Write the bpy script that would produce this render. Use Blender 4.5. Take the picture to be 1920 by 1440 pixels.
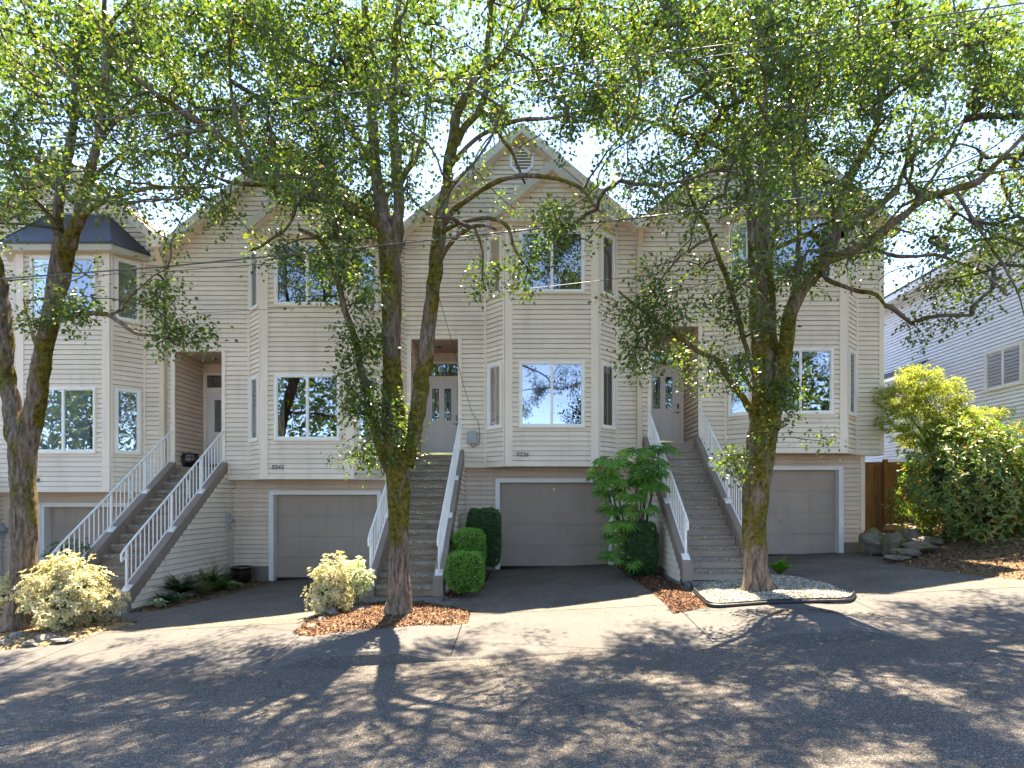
import bpy, bmesh, math, random
import numpy as np
from mathutils import Vector, Matrix, noise

scene = bpy.context.scene
for o in list(bpy.data.objects):
    bpy.data.objects.remove(o, do_unlink=True)
R = math.radians

# ------------------------------------------------------------------ camera, sky, sun, exposure
F_PX, CX, HY = 1170.0, 985.0, 940.0          # focal length and eye point in photo pixels (1920 wide)
cam_d = bpy.data.cameras.new("camera")
cam_d.sensor_width = 36.0
cam_d.lens = 36.0 * F_PX / 1920.0
cam_d.shift_x = (960.0 - CX) / 1920.0
cam_d.shift_y = (HY - 720.0) / 1920.0
cam_d.clip_start = 0.05
cam_d.clip_end = 3000.0
cam = bpy.data.objects.new("camera", cam_d)
scene.collection.objects.link(cam)
cam.location = (0, 0, 0)
cam.rotation_euler = (R(90), 0, 0)
scene.camera = cam

SUN_EL, SUN_AZ = R(63.0), R(3.0)            # azimuth from +Y towards +X
world = bpy.data.worlds.new("World")
scene.world = world
world.use_nodes = True
wn = world.node_tree
bg = wn.nodes["Background"]
sky = wn.nodes.new("ShaderNodeTexSky")
sky.sky_type = 'NISHITA'
sky.sun_disc = False
sky.sun_elevation = SUN_EL
sky.sun_rotation = SUN_AZ
sky.air_density = 0.48
sky.dust_density = 0.0
sky.altitude = 2500
sky.ozone_density = 5.0
wn.links.new(sky.outputs[0], bg.inputs[0])
bg.inputs[1].default_value = 0.15

sun_d = bpy.data.lights.new("sun", 'SUN')
sun_d.energy = 2.7
sun_d.angle = R(0.55)
sun_d.color = (1.0, 0.99, 0.985)
sun = bpy.data.objects.new("sun", sun_d)
scene.collection.objects.link(sun)
sd = Vector((math.sin(SUN_AZ) * math.cos(SUN_EL), math.cos(SUN_AZ) * math.cos(SUN_EL), math.sin(SUN_EL)))
sun.rotation_euler = sd.to_track_quat('Z', 'Y').to_euler()
sun.location = sd * 60

scene.view_settings.view_transform = 'Standard'
scene.view_settings.look = 'None'
scene.view_settings.exposure = 3.35
scene.view_settings.use_white_balance = True
scene.view_settings.white_balance_temperature = 9300
scene.view_settings.gamma = 1.0

rng = np.random.default_rng(7)
random.seed(7)

# ------------------------------------------------------------------ helpers
def link(o):
    scene.collection.objects.link(o)
    return o

def tag(o, label=None, cat=None, group=None, kind=None):
    if label: o["label"] = label
    if cat: o["category"] = cat
    if group: o["group"] = group
    if kind: o["kind"] = kind
    return o

def empty(name, loc=(0, 0, 0), label=None, cat=None, group=None):
    o = bpy.data.objects.new(name, None)
    o.empty_display_size = 0.2
    link(o)
    o.location = loc
    return tag(o, label, cat, group)

def world_to_parent(o, parent):
    """children keep world coordinates in their mesh: cancel the parent's location"""
    if parent is not None:
        o.parent = parent
        base = Vector((0, 0, 0))
        p = parent
        while p is not None:
            base += p.location
            p = p.parent
        o.location = -base
    return o

class MB:
    def __init__(self):
        self.v = []; self.f = []
    def quad(self, *p):
        i = len(self.v)
        self.v.extend([tuple(q) for q in p])
        self.f.append(tuple(range(i, i + len(p))))
    def box(self, x0, x1, y0, y1, z0, z1):
        F = Frame((0, 0, 0), (1, 0, 0), (0, 1, 0))
        F.box(self, x0, x1, z0, z1, y0, y1)
    def hexa(self, c):
        i = len(self.v)
        self.v.extend([tuple(q) for q in c])
        for a in ((0, 3, 2, 1), (4, 5, 6, 7), (0, 1, 5, 4), (1, 2, 6, 5), (2, 3, 7, 6), (3, 0, 4, 7)):
            self.f.append(tuple(i + k for k in a))
    def cyl(self, p0, p1, r0, r1=None, n=10, cap=True):
        r1 = r0 if r1 is None else r1
        p0 = Vector(p0); p1 = Vector(p1)
        d = (p1 - p0).normalized()
        a = d.orthogonal().normalized(); b = d.cross(a)
        i = len(self.v)
        for p, r in ((p0, r0), (p1, r1)):
            for k in range(n):
                t = 2 * math.pi * k / n
                self.v.append(tuple(p + a * (r * math.cos(t)) + b * (r * math.sin(t))))
        for k in range(n):
            self.f.append((i + k, i + (k + 1) % n, i + n + (k + 1) % n, i + n + k))
        if cap:
            self.f.append(tuple(i + k for k in reversed(range(n))))
            self.f.append(tuple(i + n + k for k in range(n)))
    def build(self, name, m, parent=None, smooth=False, bevel=0):
        me = bpy.data.meshes.new(name)
        me.from_pydata(self.v, [], self.f)
        me.materials.append(m)
        o = link(bpy.data.objects.new(name, me))
        fixn(me)
        if bevel:
            bm = bmesh.new(); bm.from_mesh(me)
            bmesh.ops.remove_doubles(bm, verts=bm.verts, dist=1e-5)
            bmesh.ops.bevel(bm, geom=list(bm.edges), offset=bevel, segments=2, affect='EDGES', clamp_overlap=True)
            bm.to_mesh(me); bm.free()
        if smooth:
            me.polygons.foreach_set('use_smooth', [True] * len(me.polygons))
        return world_to_parent(o, parent)

def fixn(me):
    bm = bmesh.new(); bm.from_mesh(me)
    bmesh.ops.recalc_face_normals(bm, faces=bm.faces)
    bm.to_mesh(me); bm.free()

class Frame:
    """local frame on a wall: u along it, z up, n out of it"""
    def __init__(s, o, u, n):
        s.o = Vector(o); s.u = Vector(u).normalized(); s.n = Vector(n).normalized()
    def p(s, u, z, n=0.0):
        return s.o + s.u * u + Vector((0, 0, z)) + s.n * n
    def box(s, mb, u0, u1, z0, z1, n0, n1):
        mb.hexa([s.p(u0, z0, n0), s.p(u1, z0, n0), s.p(u1, z0, n1), s.p(u0, z0, n1),
                 s.p(u0, z1, n0), s.p(u1, z1, n0), s.p(u1, z1, n1), s.p(u0, z1, n1)])

PITCH = 0.1177
def clip(poly, outline):
    """convex outline, counter-clockwise (u,z)"""
    out = poly
    m = len(outline)
    for i in range(m):
        ax, ay = outline[i]; bx, by = outline[(i + 1) % m]
        res = []
        n = len(out)
        for k in range(n):
            P, Q = out[k], out[(k + 1) % n]
            sp = (bx - ax) * (P[1] - ay) - (by - ay) * (P[0] - ax)
            sq = (bx - ax) * (Q[1] - ay) - (by - ay) * (Q[0] - ax)
            if sp >= -1e-9: res.append(P)
            if (sp > 1e-9 and sq < -1e-9) or (sp < -1e-9 and sq > 1e-9):
                t = sp / (sp - sq)
                res.append((P[0] + t * (Q[0] - P[0]), P[1] + t * (Q[1] - P[1])))
        out = res
        if len(out) < 3: return []
    return out

def siding(mb, fr, outline, holes=(), pitch=PITCH, phase=0.0, gaps=True):
    us = [p[0] for p in outline]; zs = [p[1] for p in outline]
    u0, u1, z0, z1 = min(us), max(us), min(zs), max(zs)
    k = math.floor((z0 - phase) / pitch)
    lip, gr = 0.023, 0.0125
    while phase + k * pitch < z1:
        b = phase + k * pitch
        bands = [(b, b + pitch - gr, lip, 0.003), (b + pitch - gr, b + pitch, -0.035, -0.035)]
        for (a0, a1, n0, n1) in bands:
            cuts = sorted(set([a0, a1] + [h for H in holes for h in (H[2], H[3]) if a0 < h < a1]))
            for c0, c1 in zip(cuts[:-1], cuts[1:]):
                mid = 0.5 * (c0 + c1)
                iv = [(u0, u1)]
                for H in holes:
                    if H[2] < mid < H[3]:
                        nv = []
                        for (s, e) in iv:
                            if H[1] <= s or H[0] >= e: nv.append((s, e)); continue
                            if H[0] > s: nv.append((s, H[0]))
                            if H[1] < e: nv.append((H[1], e))
                        iv = nv
                if n0 > 0:
                    nv = []
                    for (s, e) in iv:
                        if e - s > 1.6 and (k * 7919 + int(s * 13)) % 5 < 2:
                            c_ = s + (e - s) * (0.2 + 0.6 * (((k * 104729) % 97) / 97.0))
                            nv += [(s, c_ - 0.002), (c_ + 0.002, e)]
                        else: nv.append((s, e))
                    iv = nv
                for (s, e) in iv:
                    q = clip([(s, c0), (e, c0), (e, c1), (s, c1)], outline)
                    if len(q) < 3: continue
                    f = lambda z: n0 + (n1 - n0) * (z - a0) / (a1 - a0)
                    i = len(mb.v)
                    mb.v.extend([tuple(fr.p(u, z, f(z))) for u, z in q])
                    mb.f.append(tuple(range(i, i + len(q))))
                    # underside of the lip / groove ledges
                    lows = [p for p in q if abs(p[1] - a0) < 1e-6]
                    if len(lows) >= 2:
                        ua, ub = min(p[0] for p in lows), max(p[0] for p in lows)
                        if ub - ua > 1e-4:
                            na, nb = (-0.035, lip) if n0 > 0 else (0.003, -0.035)
                            mb.quad(fr.p(ua, a0, na), fr.p(ub, a0, na), fr.p(ub, a0, nb), fr.p(ua, a0, nb))
        k += 1

# ------------------------------------------------------------------ materials
def mat(name):
    m = bpy.data.materials.new(name); m.use_nodes = True
    nt = m.node_tree
    return m, nt, nt.nodes["Principled BSDF"]

def N(nt, t, **kw):
    n = nt.nodes.new(t)
    for k, v in kw.items():
        if k in n.inputs.keys() if hasattr(n.inputs, 'keys') else False:
            n.inputs[k].default_value = v
        else:
            setattr(n, k, v)
    return n

def ramp(nt, fac, stops):
    r = nt.nodes.new("ShaderNodeValToRGB")
    e = r.color_ramp.elements
    while len(e) < len(stops): e.new(0.5)
    for el, (p, c) in zip(e, stops):
        el.position = p; el.color = (*c, 1)
    nt.links.new(fac, r.inputs[0])
    return r.outputs[0]

def coords(nt, scale=(1, 1, 1)):
    g = nt.nodes.new("ShaderNodeNewGeometry")
    mp = nt.nodes.new("ShaderNodeMapping")
    mp.inputs['Scale'].default_value = scale
    nt.links.new(g.outputs['Position'], mp.inputs[0])
    return mp.outputs[0]

def noise_n(nt, vec, scale, detail=4, rough=0.55):
    n = nt.nodes.new("ShaderNodeTexNoise")
    n.inputs['Scale'].default_value = scale
    n.inputs['Detail'].default_value = detail
    n.inputs['Roughness'].default_value = rough
    nt.links.new(vec, n.inputs['Vector'])
    return n.outputs[0]

def mixc(nt, fac, a, b, mode='MIX'):
    m = nt.nodes.new("ShaderNodeMix"); m.data_type = 'RGBA'; m.blend_type = mode
    for sock, val in ((m.inputs[0], fac), (m.inputs[6], a), (m.inputs[7], b)):
        if isinstance(val, (int, float)): sock.default_value = val
        elif isinstance(val, tuple): sock.default_value = (*val, 1)
        else: nt.links.new(val, sock)
    return m.outputs[2]

def bump(nt, b, h, strength, dist=0.01):
    n = nt.nodes.new("ShaderNodeBump")
    n.inputs['Strength'].default_value = strength
    n.inputs['Distance'].default_value = dist
    nt.links.new(h, n.inputs['Height'])
    nt.links.new(n.outputs[0], b.inputs['Normal'])

def painted(name, col, rough=0.5, var=0.10, stain=None, fine=0.0, boards=False):
    m, nt, b = mat(name)
    v = coords(nt, (0.8, 0.8, 0.8))
    n1 = noise_n(nt, v, 1.3, 5)
    c = ramp(nt, n1, [(0.3, tuple(x * (1 - var) for x in col)), (0.7, tuple(min(1, x * (1 + var)) for x in col))])
    if stain:
        v2 = coords(nt, (5, 5, 0.5))
        n2 = noise_n(nt, v2, 1.0, 6, 0.65)
        f = ramp(nt, n2, [(0.52, (0, 0, 0)), (0.78, (0.55, 0.55, 0.55))])
        c = mixc(nt, f, c, stain)
    if boards:
        g = nt.nodes.new("ShaderNodeNewGeometry")
        c = mixc(nt, 1.0, c, ramp(nt, g.outputs['Random Per Island'], [(0, (0.93, 0.93, 0.935)), (1, (1.05, 1.045, 1.04))]), 'MULTIPLY')
    nt.links.new(c, b.inputs['Base Color'])
    b.inputs['Roughness'].default_value = rough
    if fine:
        n3 = noise_n(nt, coords(nt), 60, 3)
        bump(nt, b, n3, fine, 0.004)
    return m

M = {}
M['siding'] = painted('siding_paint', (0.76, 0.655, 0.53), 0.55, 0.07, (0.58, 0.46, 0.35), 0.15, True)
M['shaded_siding'] = painted('shaded_siding_paint', (0.72, 0.56, 0.44), 0.55, 0.07, (0.44, 0.35, 0.27), 0.15, True)  # siding colour with the shade painted in, darker and pinker
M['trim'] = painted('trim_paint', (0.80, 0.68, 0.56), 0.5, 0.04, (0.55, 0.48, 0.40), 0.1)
M['fascia'] = painted('fascia_paint', (0.50, 0.45, 0.36), 0.5, 0.05, (0.55, 0.52, 0.44))
M['downspout'] = painted('downspout_paint', (0.66, 0.52, 0.38), 0.4, 0.06, (0.48, 0.38, 0.28))
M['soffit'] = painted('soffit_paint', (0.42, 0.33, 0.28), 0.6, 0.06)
M['white'] = painted('white_paint', (0.80, 0.79, 0.76), 0.35, 0.03)
M['rail'] = painted('rail_paint', (0.80, 0.80, 0.79), 0.3, 0.03)
M['garage'] = painted('garage_paint', (0.40, 0.305, 0.24), 0.5, 0.08, (0.31, 0.23, 0.175), 0.2)
M['door'] = painted('door_paint', (0.72, 0.66, 0.62), 0.35, 0.03)
M['stringer'] = painted('stringer_paint', (0.27, 0.205, 0.165), 0.6, 0.10, (0.17, 0.14, 0.12), 0.2)
M['riser_grey'] = painted('grey_riser_paint', (0.36, 0.285, 0.235), 0.6, 0.12, (0.15, 0.12, 0.10), 0.2)
M['metal_roof'] = painted('metal_roof_paint', (0.035, 0.048, 0.065), 0.35, 0.12)
M['black'] = painted('black_plastic', (0.02, 0.02, 0.022), 0.45, 0.1)
M['boxgrey'] = painted('grey_box_paint', (0.30, 0.34, 0.34), 0.5, 0.05)
M['galv'] = painted('galvanised', (0.42, 0.43, 0.43), 0.4, 0.1)
M['nwhite'] = painted('neighbour_siding_paint', (0.78, 0.79, 0.79), 0.5, 0.03, None, 0, True)
M['tan'] = painted('tan_paint', (0.45, 0.34, 0.22), 0.5, 0.05)
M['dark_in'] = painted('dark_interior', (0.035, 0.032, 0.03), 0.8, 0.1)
M['wire'] = painted('wire_rubber', (0.09, 0.09, 0.085), 0.5, 0.1)
M['blind'] = painted('blind_fabric', (0.55, 0.56, 0.56), 0.7, 0.05)
M['curtain'] = painted('curtain_cloth', (0.36, 0.42, 0.52), 0.8, 0.1)
M['number'] = painted('dark_number_metal', (0.05, 0.045, 0.04), 0.4, 0.1)

def m_wood(name, c0, c1, rough=0.75, axis='x', sc=1.0):
    m, nt, b = mat(name)
    s = {'x': (1.5, 14, 14), 'z': (14, 14, 1.2)}[axis]
    n1 = noise_n(nt, coords(nt, tuple(q * sc for q in s)), 1.6, 7, 0.65)
    c = ramp(nt, n1, [(0.3, c0), (0.7, c1)])
    nt.links.new(c, b.inputs['Base Color'])
    b.inputs['Roughness'].default_value = rough
    bump(nt, b, n1, 0.5, 0.006)
    return m
M['riser_wood'] = m_wood('weathered_riser_wood', (0.13, 0.09, 0.062), (0.40, 0.29, 0.205))
M['block_wood'] = m_wood('weathered_block_wood', (0.17, 0.135, 0.10), (0.36, 0.28, 0.20))
def m_fence():
    m, nt, b = mat('cedar_fence')
    g = nt.nodes.new("ShaderNodeNewGeometry")
    n1 = noise_n(nt, coords(nt, (14, 14, 1.1)), 1.6, 7, 0.65)
    c = ramp(nt, n1, [(0.28, (0.10, 0.045, 0.02)), (0.72, (0.33, 0.19, 0.10))])
    c2 = ramp(nt, g.outputs['Random Per Island'], [(0.0, (0.7, 0.72, 0.75)), (1.0, (1.15, 1.0, 0.9))])
    c = mixc(nt, 1.0, c, c2, 'MULTIPLY')
    nt.links.new(c, b.inputs['Base Color'])
    b.inputs['Roughness'].default_value = 0.8
    bump(nt, b, n1, 0.5, 0.006)
    return m
M['fence'] = m_fence()

def m_speckle(name, base, light, dark, scale=150, amt=0.5, rough=0.9, big=0.15, bumps=0.6, cracks=False, stain=0.25):
    m, nt, b = mat(name)
    v = coords(nt)
    vo = nt.nodes.new("ShaderNodeTexVoronoi"); vo.inputs['Scale'].default_value = scale
    nt.links.new(v, vo.inputs['Vector'])
    sp = nt.nodes.new("ShaderNodeSeparateColor"); nt.links.new(vo.outputs['Color'], sp.inputs[0])
    c = ramp(nt, sp.outputs[0], [(0.0, dark), (0.45, base), (0.78, base), (0.97, light)])
    c = mixc(nt, 1 - amt, c, base)
    n2 = noise_n(nt, v, 0.9, 6, 0.6)
    f = ramp(nt, n2, [(0.3, (1 - stain,) * 3), (0.7, (1 + big,) * 3)])
    c = mixc(nt, 1.0, c, f, 'MULTIPLY')
    n4 = noise_n(nt, v, 7.0, 6, 0.7)
    f4 = ramp(nt, n4, [(0.3, (0.88,) * 3), (0.7, (1.08,) * 3)])
    c = mixc(nt, 1.0, c, f4, 'MULTIPLY')
    if cracks:
        wv = nt.nodes.new("ShaderNodeTexNoise"); wv.inputs['Scale'].default_value = 1.5
        nt.links.new(v, wv.inputs['Vector'])
        add = nt.nodes.new("ShaderNodeVectorMath"); add.operation = 'MULTIPLY_ADD'
        nt.links.new(wv.outputs['Color'], add.inputs[0]); add.inputs[1].default_value = (0.9, 0.9, 0.9)
        nt.links.new(v, add.inputs[2])
        cr = nt.nodes.new("ShaderNodeTexVoronoi"); cr.feature = 'DISTANCE_TO_EDGE'; cr.inputs['Scale'].default_value = 0.42
        nt.links.new(add.outputs[0], cr.inputs['Vector'])
        fc = ramp(nt, cr.outputs['Distance'], [(0.0, (0.25,) * 3), (0.007, (1,) * 3)])
        c = mixc(nt, 0.8, c, mixc(nt, 1.0, c, fc, 'MULTIPLY'))
    nt.links.new(c, b.inputs['Base Color'])
    b.inputs['Roughness'].default_value = rough
    bump(nt, b, vo.outputs['Distance'], bumps, 0.006)
    return m
M['asphalt'] = m_speckle('asphalt', (0.094, 0.081, 0.068), (0.34, 0.30, 0.26), (0.036, 0.030, 0.025), 120, 0.9, cracks=True)
M['aggregate'] = m_speckle('exposed_aggregate', (0.125, 0.103, 0.083), (0.44, 0.375, 0.30), (0.045, 0.038, 0.032), 110, 0.9, stain=0.35)
M['tread'] = m_speckle('aggregate_tread', (0.29, 0.24, 0.185), (0.60, 0.57, 0.50), (0.09, 0.085, 0.08), 85, 0.95)
M['path'] = m_speckle('path_aggregate', (0.15, 0.145, 0.135), (0.42, 0.40, 0.36), (0.07, 0.068, 0.065), 85, 0.8)
M['concrete'] = m_speckle('sidewalk_concrete', (0.100, 0.093, 0.089), (0.17, 0.158, 0.150), (0.058, 0.053, 0.050), 110, 0.5, big=0.1, stain=0.22)
M['foundation'] = m_speckle('foundation_concrete', (0.27, 0.235, 0.20), (0.34, 0.31, 0.28), (0.18, 0.16, 0.14), 60, 0.3, stain=0.4)
M['kerb'] = m_speckle('kerb_concrete', (0.10, 0.09, 0.08), (0.22, 0.20, 0.18), (0.08, 0.08, 0.078), 75, 0.7)
M['soil'] = m_speckle('soil', (0.06, 0.045, 0.032), (0.12, 0.09, 0.06), (0.03, 0.024, 0.018), 40, 0.8)
M['shingle'] = m_speckle('roof_shingle', (0.15, 0.13, 0.115), (0.24, 0.21, 0.19), (0.08, 0.07, 0.065), 12, 0.8)

def m_island(name, stops, rough=0.8, trans=0.0, tcol=None, spec=0.3, variegated=None):
    m, nt, b = mat(name)
    g = nt.nodes.new("ShaderNodeNewGeometry")
    c = ramp(nt, g.outputs['Random Per Island'], stops)
    if variegated:
        uv = nt.nodes.new("ShaderNodeUVMap")
        sx = nt.nodes.new("ShaderNodeSeparateXYZ"); nt.links.new(uv.outputs[0], sx.inputs[0])
        n1 = noise_n(nt, coords(nt), 60, 2)
        ad = nt.nodes.new("ShaderNodeMath"); ad.operation = 'MULTIPLY_ADD'
        nt.links.new(n1, ad.inputs[0]); ad.inputs[1].default_value = 0.5
        nt.links.new(sx.outputs[1], ad.inputs[2])
        f = ramp(nt, ad.outputs[0], [(variegated[0] + 0.2, (0, 0, 0)), (variegated[0] + 0.3, (1, 1, 1))])
        c = mixc(nt, f, c, variegated[1])
    nt.links.new(c, b.inputs['Base Color'])
    b.inputs['Roughness'].default_value = rough
    b.inputs['Specular IOR Level'].default_value = spec
    if trans:
        t = nt.nodes.new("ShaderNodeBsdfTranslucent")
        tc = mixc(nt, 1.0, c, tcol, 'MULTIPLY')
        nt.links.new(tc, t.inputs[0])
        mx = nt.nodes.new("ShaderNodeMixShader"); mx.inputs[0].default_value = trans
        nt.links.new(b.outputs[0], mx.inputs[1]); nt.links.new(t.outputs[0], mx.inputs[2])
        nt.links.new(mx.outputs[0], nt.nodes["Material Output"].inputs[0])
    return m
M['leaf'] = m_island('pear_leaf', [(0, (0.018, 0.050, 0.011)), (0.45, (0.040, 0.085, 0.017)), (0.8, (0.072, 0.120, 0.024)), (0.985, (0.08, 0.115, 0.03)), (1.0, (0.14, 0.08, 0.04))], 0.36, 0.36, (3.7, 3.2, 1.5), 0.6)
M['ivy'] = m_island('water_sprout_leaf', [(0, (0.03, 0.085, 0.022)), (0.6, (0.055, 0.13, 0.03)), (1, (0.09, 0.17, 0.035))], 0.4, 0.35, (2.2, 2.4, 1.3), 0.5)
M['boxleaf'] = m_island('boxwood_leaf', [(0, (0.07, 0.19, 0.03)), (0.6, (0.13, 0.33, 0.05)), (1, (0.24, 0.45, 0.08))], 0.45, 0.3, (1.8, 2.0, 1.2), 0.5)
M['hedgeleaf'] = m_island('hedge_leaf', [(0, (0.018, 0.075, 0.022)), (0.6, (0.04, 0.13, 0.035)), (1, (0.08, 0.19, 0.06))], 0.4, 0.2, (1.5, 1.8, 1.0), 0.5)
M['varieg'] = m_island('variegated_leaf', [(0, (0.05, 0.10, 0.025)), (0.45, (0.12, 0.17, 0.045)), (0.75, (0.32, 0.27, 0.07)), (1, (0.50, 0.38, 0.09))], 0.45, 0.3, (1.4, 1.4, 1.2), 0.4, (0.36, (0.72, 0.66, 0.42)))
M['varieg_white'] = m_island('cream_leaf', [(0, (0.10, 0.22, 0.04)), (0.5, (0.22, 0.32, 0.08)), (0.85, (0.55, 0.55, 0.30)), (1, (0.7, 0.7, 0.55))], 0.45, 0.35, (1.5, 1.6, 1.2), 0.4, (0.45, (0.74, 0.74, 0.55)))
M['rhodo'] = m_island('rhododendron_leaf', [(0, (0.055, 0.13, 0.035)), (0.5, (0.105, 0.20, 0.05)), (0.78, (0.21, 0.27, 0.065)), (0.94, (0.34, 0.33, 0.10)), (0.975, (0.45, 0.17, 0.03))], 0.33, 0.38, (1.9, 1.9, 1.0), 0.6)
M['maple'] = m_island('maple_leaf', [(0, (0.10, 0.18, 0.035)), (0.5, (0.25, 0.31, 0.06)), (1, (0.44, 0.45, 0.15))], 0.6, 0.5, (1.6, 1.5, 1.0), 0.2)
M['fatsia'] = m_island('fatsia_leaf', [(0, (0.045, 0.15, 0.03)), (0.7, (0.10, 0.27, 0.04)), (1, (0.22, 0.38, 0.06))], 0.3, 0.35, (1.8, 1.9, 0.9), 0.6)
M['hosta'] = m_island('hosta_leaf', [(0, (0.05, 0.15, 0.05)), (1, (0.09, 0.22, 0.07))], 0.4, 0.25, (1.5, 1.5, 1.2), 0.5, (0.42, (0.55, 0.62, 0.42)))
M['fern'] = m_island('fern_leaf', [(0, (0.05, 0.17, 0.02)), (1, (0.12, 0.28, 0.03))], 0.5, 0.4, (1.6, 1.6, 1.0), 0.3)
M['darkfern'] = m_island('dark_fern_leaf', [(0, (0.02, 0.08, 0.035)), (1, (0.05, 0.13, 0.05))], 0.5, 0.3, (1.6, 1.6, 1.0), 0.3)
M['grass'] = m_island('dry_grass_blade', [(0, (0.18, 0.16, 0.05)), (0.6, (0.32, 0.27, 0.12)), (1, (0.14, 0.22, 0.05))], 0.7, 0.3, (1.4, 1.4, 1.1), 0.2)
M['chip'] = m_island('bark_chip', [(0, (0.03, 0.014, 0.009)), (0.4, (0.09, 0.038, 0.02)), (0.75, (0.18, 0.085, 0.045)), (1, (0.32, 0.19, 0.11))], 0.9)
M['darkchip'] = m_island('dark_litter', [(0, (0.035, 0.02, 0.015)), (0.5, (0.11, 0.06, 0.035)), (0.85, (0.25, 0.16, 0.08)), (1, (0.45, 0.32, 0.16))], 0.9)
M['pebble'] = m_island('pale_gravel', [(0, (0.08, 0.075, 0.06)), (0.35, (0.26, 0.23, 0.18)), (0.7, (0.42, 0.38, 0.30)), (1, (0.66, 0.62, 0.52))], 0.8)
M['twig'] = painted('twig_bark', (0.085, 0.062, 0.042), 0.85, 0.25)

def m_bark():
    m, nt, b = mat('mossy_bark')
    v = coords(nt, (9, 9, 2.0))
    v1 = coords(nt)
    n1 = noise_n(nt, v, 2.4, 8, 0.7)
    c = ramp(nt, n1, [(0.34, (0.035, 0.026, 0.020)), (0.5, (0.16, 0.12, 0.09)), (0.68, (0.30, 0.235, 0.19))])
    n2 = noise_n(nt, coords(nt, (1, 1, 0.45)), 2.3, 7, 0.68)
    n3 = noise_n(nt, v1, 55, 4, 0.7)
    n5 = noise_n(nt, v1, 13, 5, 0.6)
    moss = ramp(nt, n3, [(0.3, (0.05, 0.044, 0.009)), (0.55, (0.17, 0.145, 0.024)), (0.8, (0.36, 0.29, 0.05))])
    moss = mixc(nt, 1.0, moss, ramp(nt, n5, [(0.35, (0.35, 0.33, 0.35)), (0.65, (1.25, 1.2, 1.1))]), 'MULTIPLY')
    # moss covers the trunk from knee height upwards
    g = nt.nodes.new("ShaderNodeNewGeometry")
    sx = nt.nodes.new("ShaderNodeSeparateXYZ"); nt.links.new(g.outputs['Position'], sx.inputs[0])
    mr = nt.nodes.new("ShaderNodeMapRange")
    mr.inputs['From Min'].default_value = -1.6; mr.inputs['From Max'].default_value = -0.5
    mr.inputs['To Min'].default_value = -0.16; mr.inputs['To Max'].default_value = 0.10
    nt.links.new(sx.outputs[2], mr.inputs['Value'])
    ad = nt.nodes.new("ShaderNodeMath"); ad.operation = 'ADD'
    nt.links.new(n2, ad.inputs[0]); nt.links.new(mr.outputs[0], ad.inputs[1])
    f = ramp(nt, ad.outputs[0], [(0.55, (0, 0, 0)), (0.64, (1, 1, 1))])
    c = mixc(nt, f, c, moss)
    nt.links.new(c, b.inputs['Base Color'])
    b.inputs['Roughness'].default_value = 0.95
    b.inputs['Specular IOR Level'].default_value = 0.15
    hh = mixc(nt, f, n1, n3)
    bump(nt, b, hh, 1.0, 0.03)
    return m
M['bark'] = m_bark()

def m_rock(name, c0, c1, mossy=0.5):
    m, nt, b = mat(name)
    n1 = noise_n(nt, coords(nt), 6, 8, 0.65)
    c = ramp(nt, n1, [(0.3, c0), (0.7, c1)])
    n2 = noise_n(nt, coords(nt), 3.1, 6, 0.6)
    f = ramp(nt, n2, [(0.75 - 0.3 * mossy, (0, 0, 0)), (0.85 - 0.3 * mossy, (1, 1, 1))])
    c = mixc(nt, f, c, (0.16, 0.15, 0.03))
    nt.links.new(c, b.inputs['Base Color'])
    b.inputs['Roughness'].default_value = 0.85
    bump(nt, b, n1, 0.8, 0.03)
    return m
M['rock'] = m_rock('garden_rock', (0.06, 0.052, 0.042), (0.26, 0.215, 0.165), 0.75)
M['paving_rock'] = m_rock('river_rock', (0.09, 0.08, 0.07), (0.30, 0.265, 0.22), 0.2)

def m_glass(name, refl=0.55, tint=(0.85, 0.9, 0.95)):
    m = bpy.data.materials.new(name); m.use_nodes = True
    nt = m.node_tree; nt.nodes.remove(nt.nodes["Principled BSDF"])
    tr = nt.nodes.new("ShaderNodeBsdfTransparent"); tr.inputs[0].default_value = (0.75, 0.78, 0.8, 1)
    gl = nt.nodes.new("ShaderNodeBsdfGlossy"); gl.inputs['Roughness'].default_value = 0.01
    gl.inputs[0].default_value = (*tint, 1)
    n1 = noise_n(nt, coords(nt), 0.9, 2)
    bp = nt.nodes.new("ShaderNodeBump"); bp.inputs['Strength'].default_value = 0.06; bp.inputs['Distance'].default_value = 0.05
    nt.links.new(n1, bp.inputs['Height']); nt.links.new(bp.outputs[0], gl.inputs['Normal'])
    fr = nt.nodes.new("ShaderNodeFresnel"); fr.inputs[0].default_value = 1.5
    mr = nt.nodes.new("ShaderNodeMapRange"); mr.inputs['To Min'].default_value = refl; mr.inputs['To Max'].default_value = 1.0
    nt.links.new(fr.outputs[0], mr.inputs['Value'])
    mx = nt.nodes.new("ShaderNodeMixShader")
    nt.links.new(mr.outputs[0], mx.inputs[0])
    nt.links.new(tr.outputs[0], mx.inputs[1]); nt.links.new(gl.outputs[0], mx.inputs[2])
    nt.links.new(mx.outputs[0], nt.nodes["Material Output"].inputs[0])
    return m
M['glass'] = m_glass('window_glass', 0.27)
M['nglass'] = m_glass('neighbour_window_glass', 0.06, (0.45, 0.48, 0.5))
M['doorglass'] = m_glass('leaded_door_glass', 0.25)
m, nt, b = mat('brass'); b.inputs['Base Color'].default_value = (0.80, 0.62, 0.25, 1); b.inputs['Metallic'].default_value = 1; b.inputs['Roughness'].default_value = 0.12; M['brass'] = m
m, nt, b = mat('dark_metal'); b.inputs['Base Color'].default_value = (0.14, 0.13, 0.13, 1); b.inputs['Metallic'].default_value = 1; b.inputs['Roughness'].default_value = 0.35; M['dmetal'] = m
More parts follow.
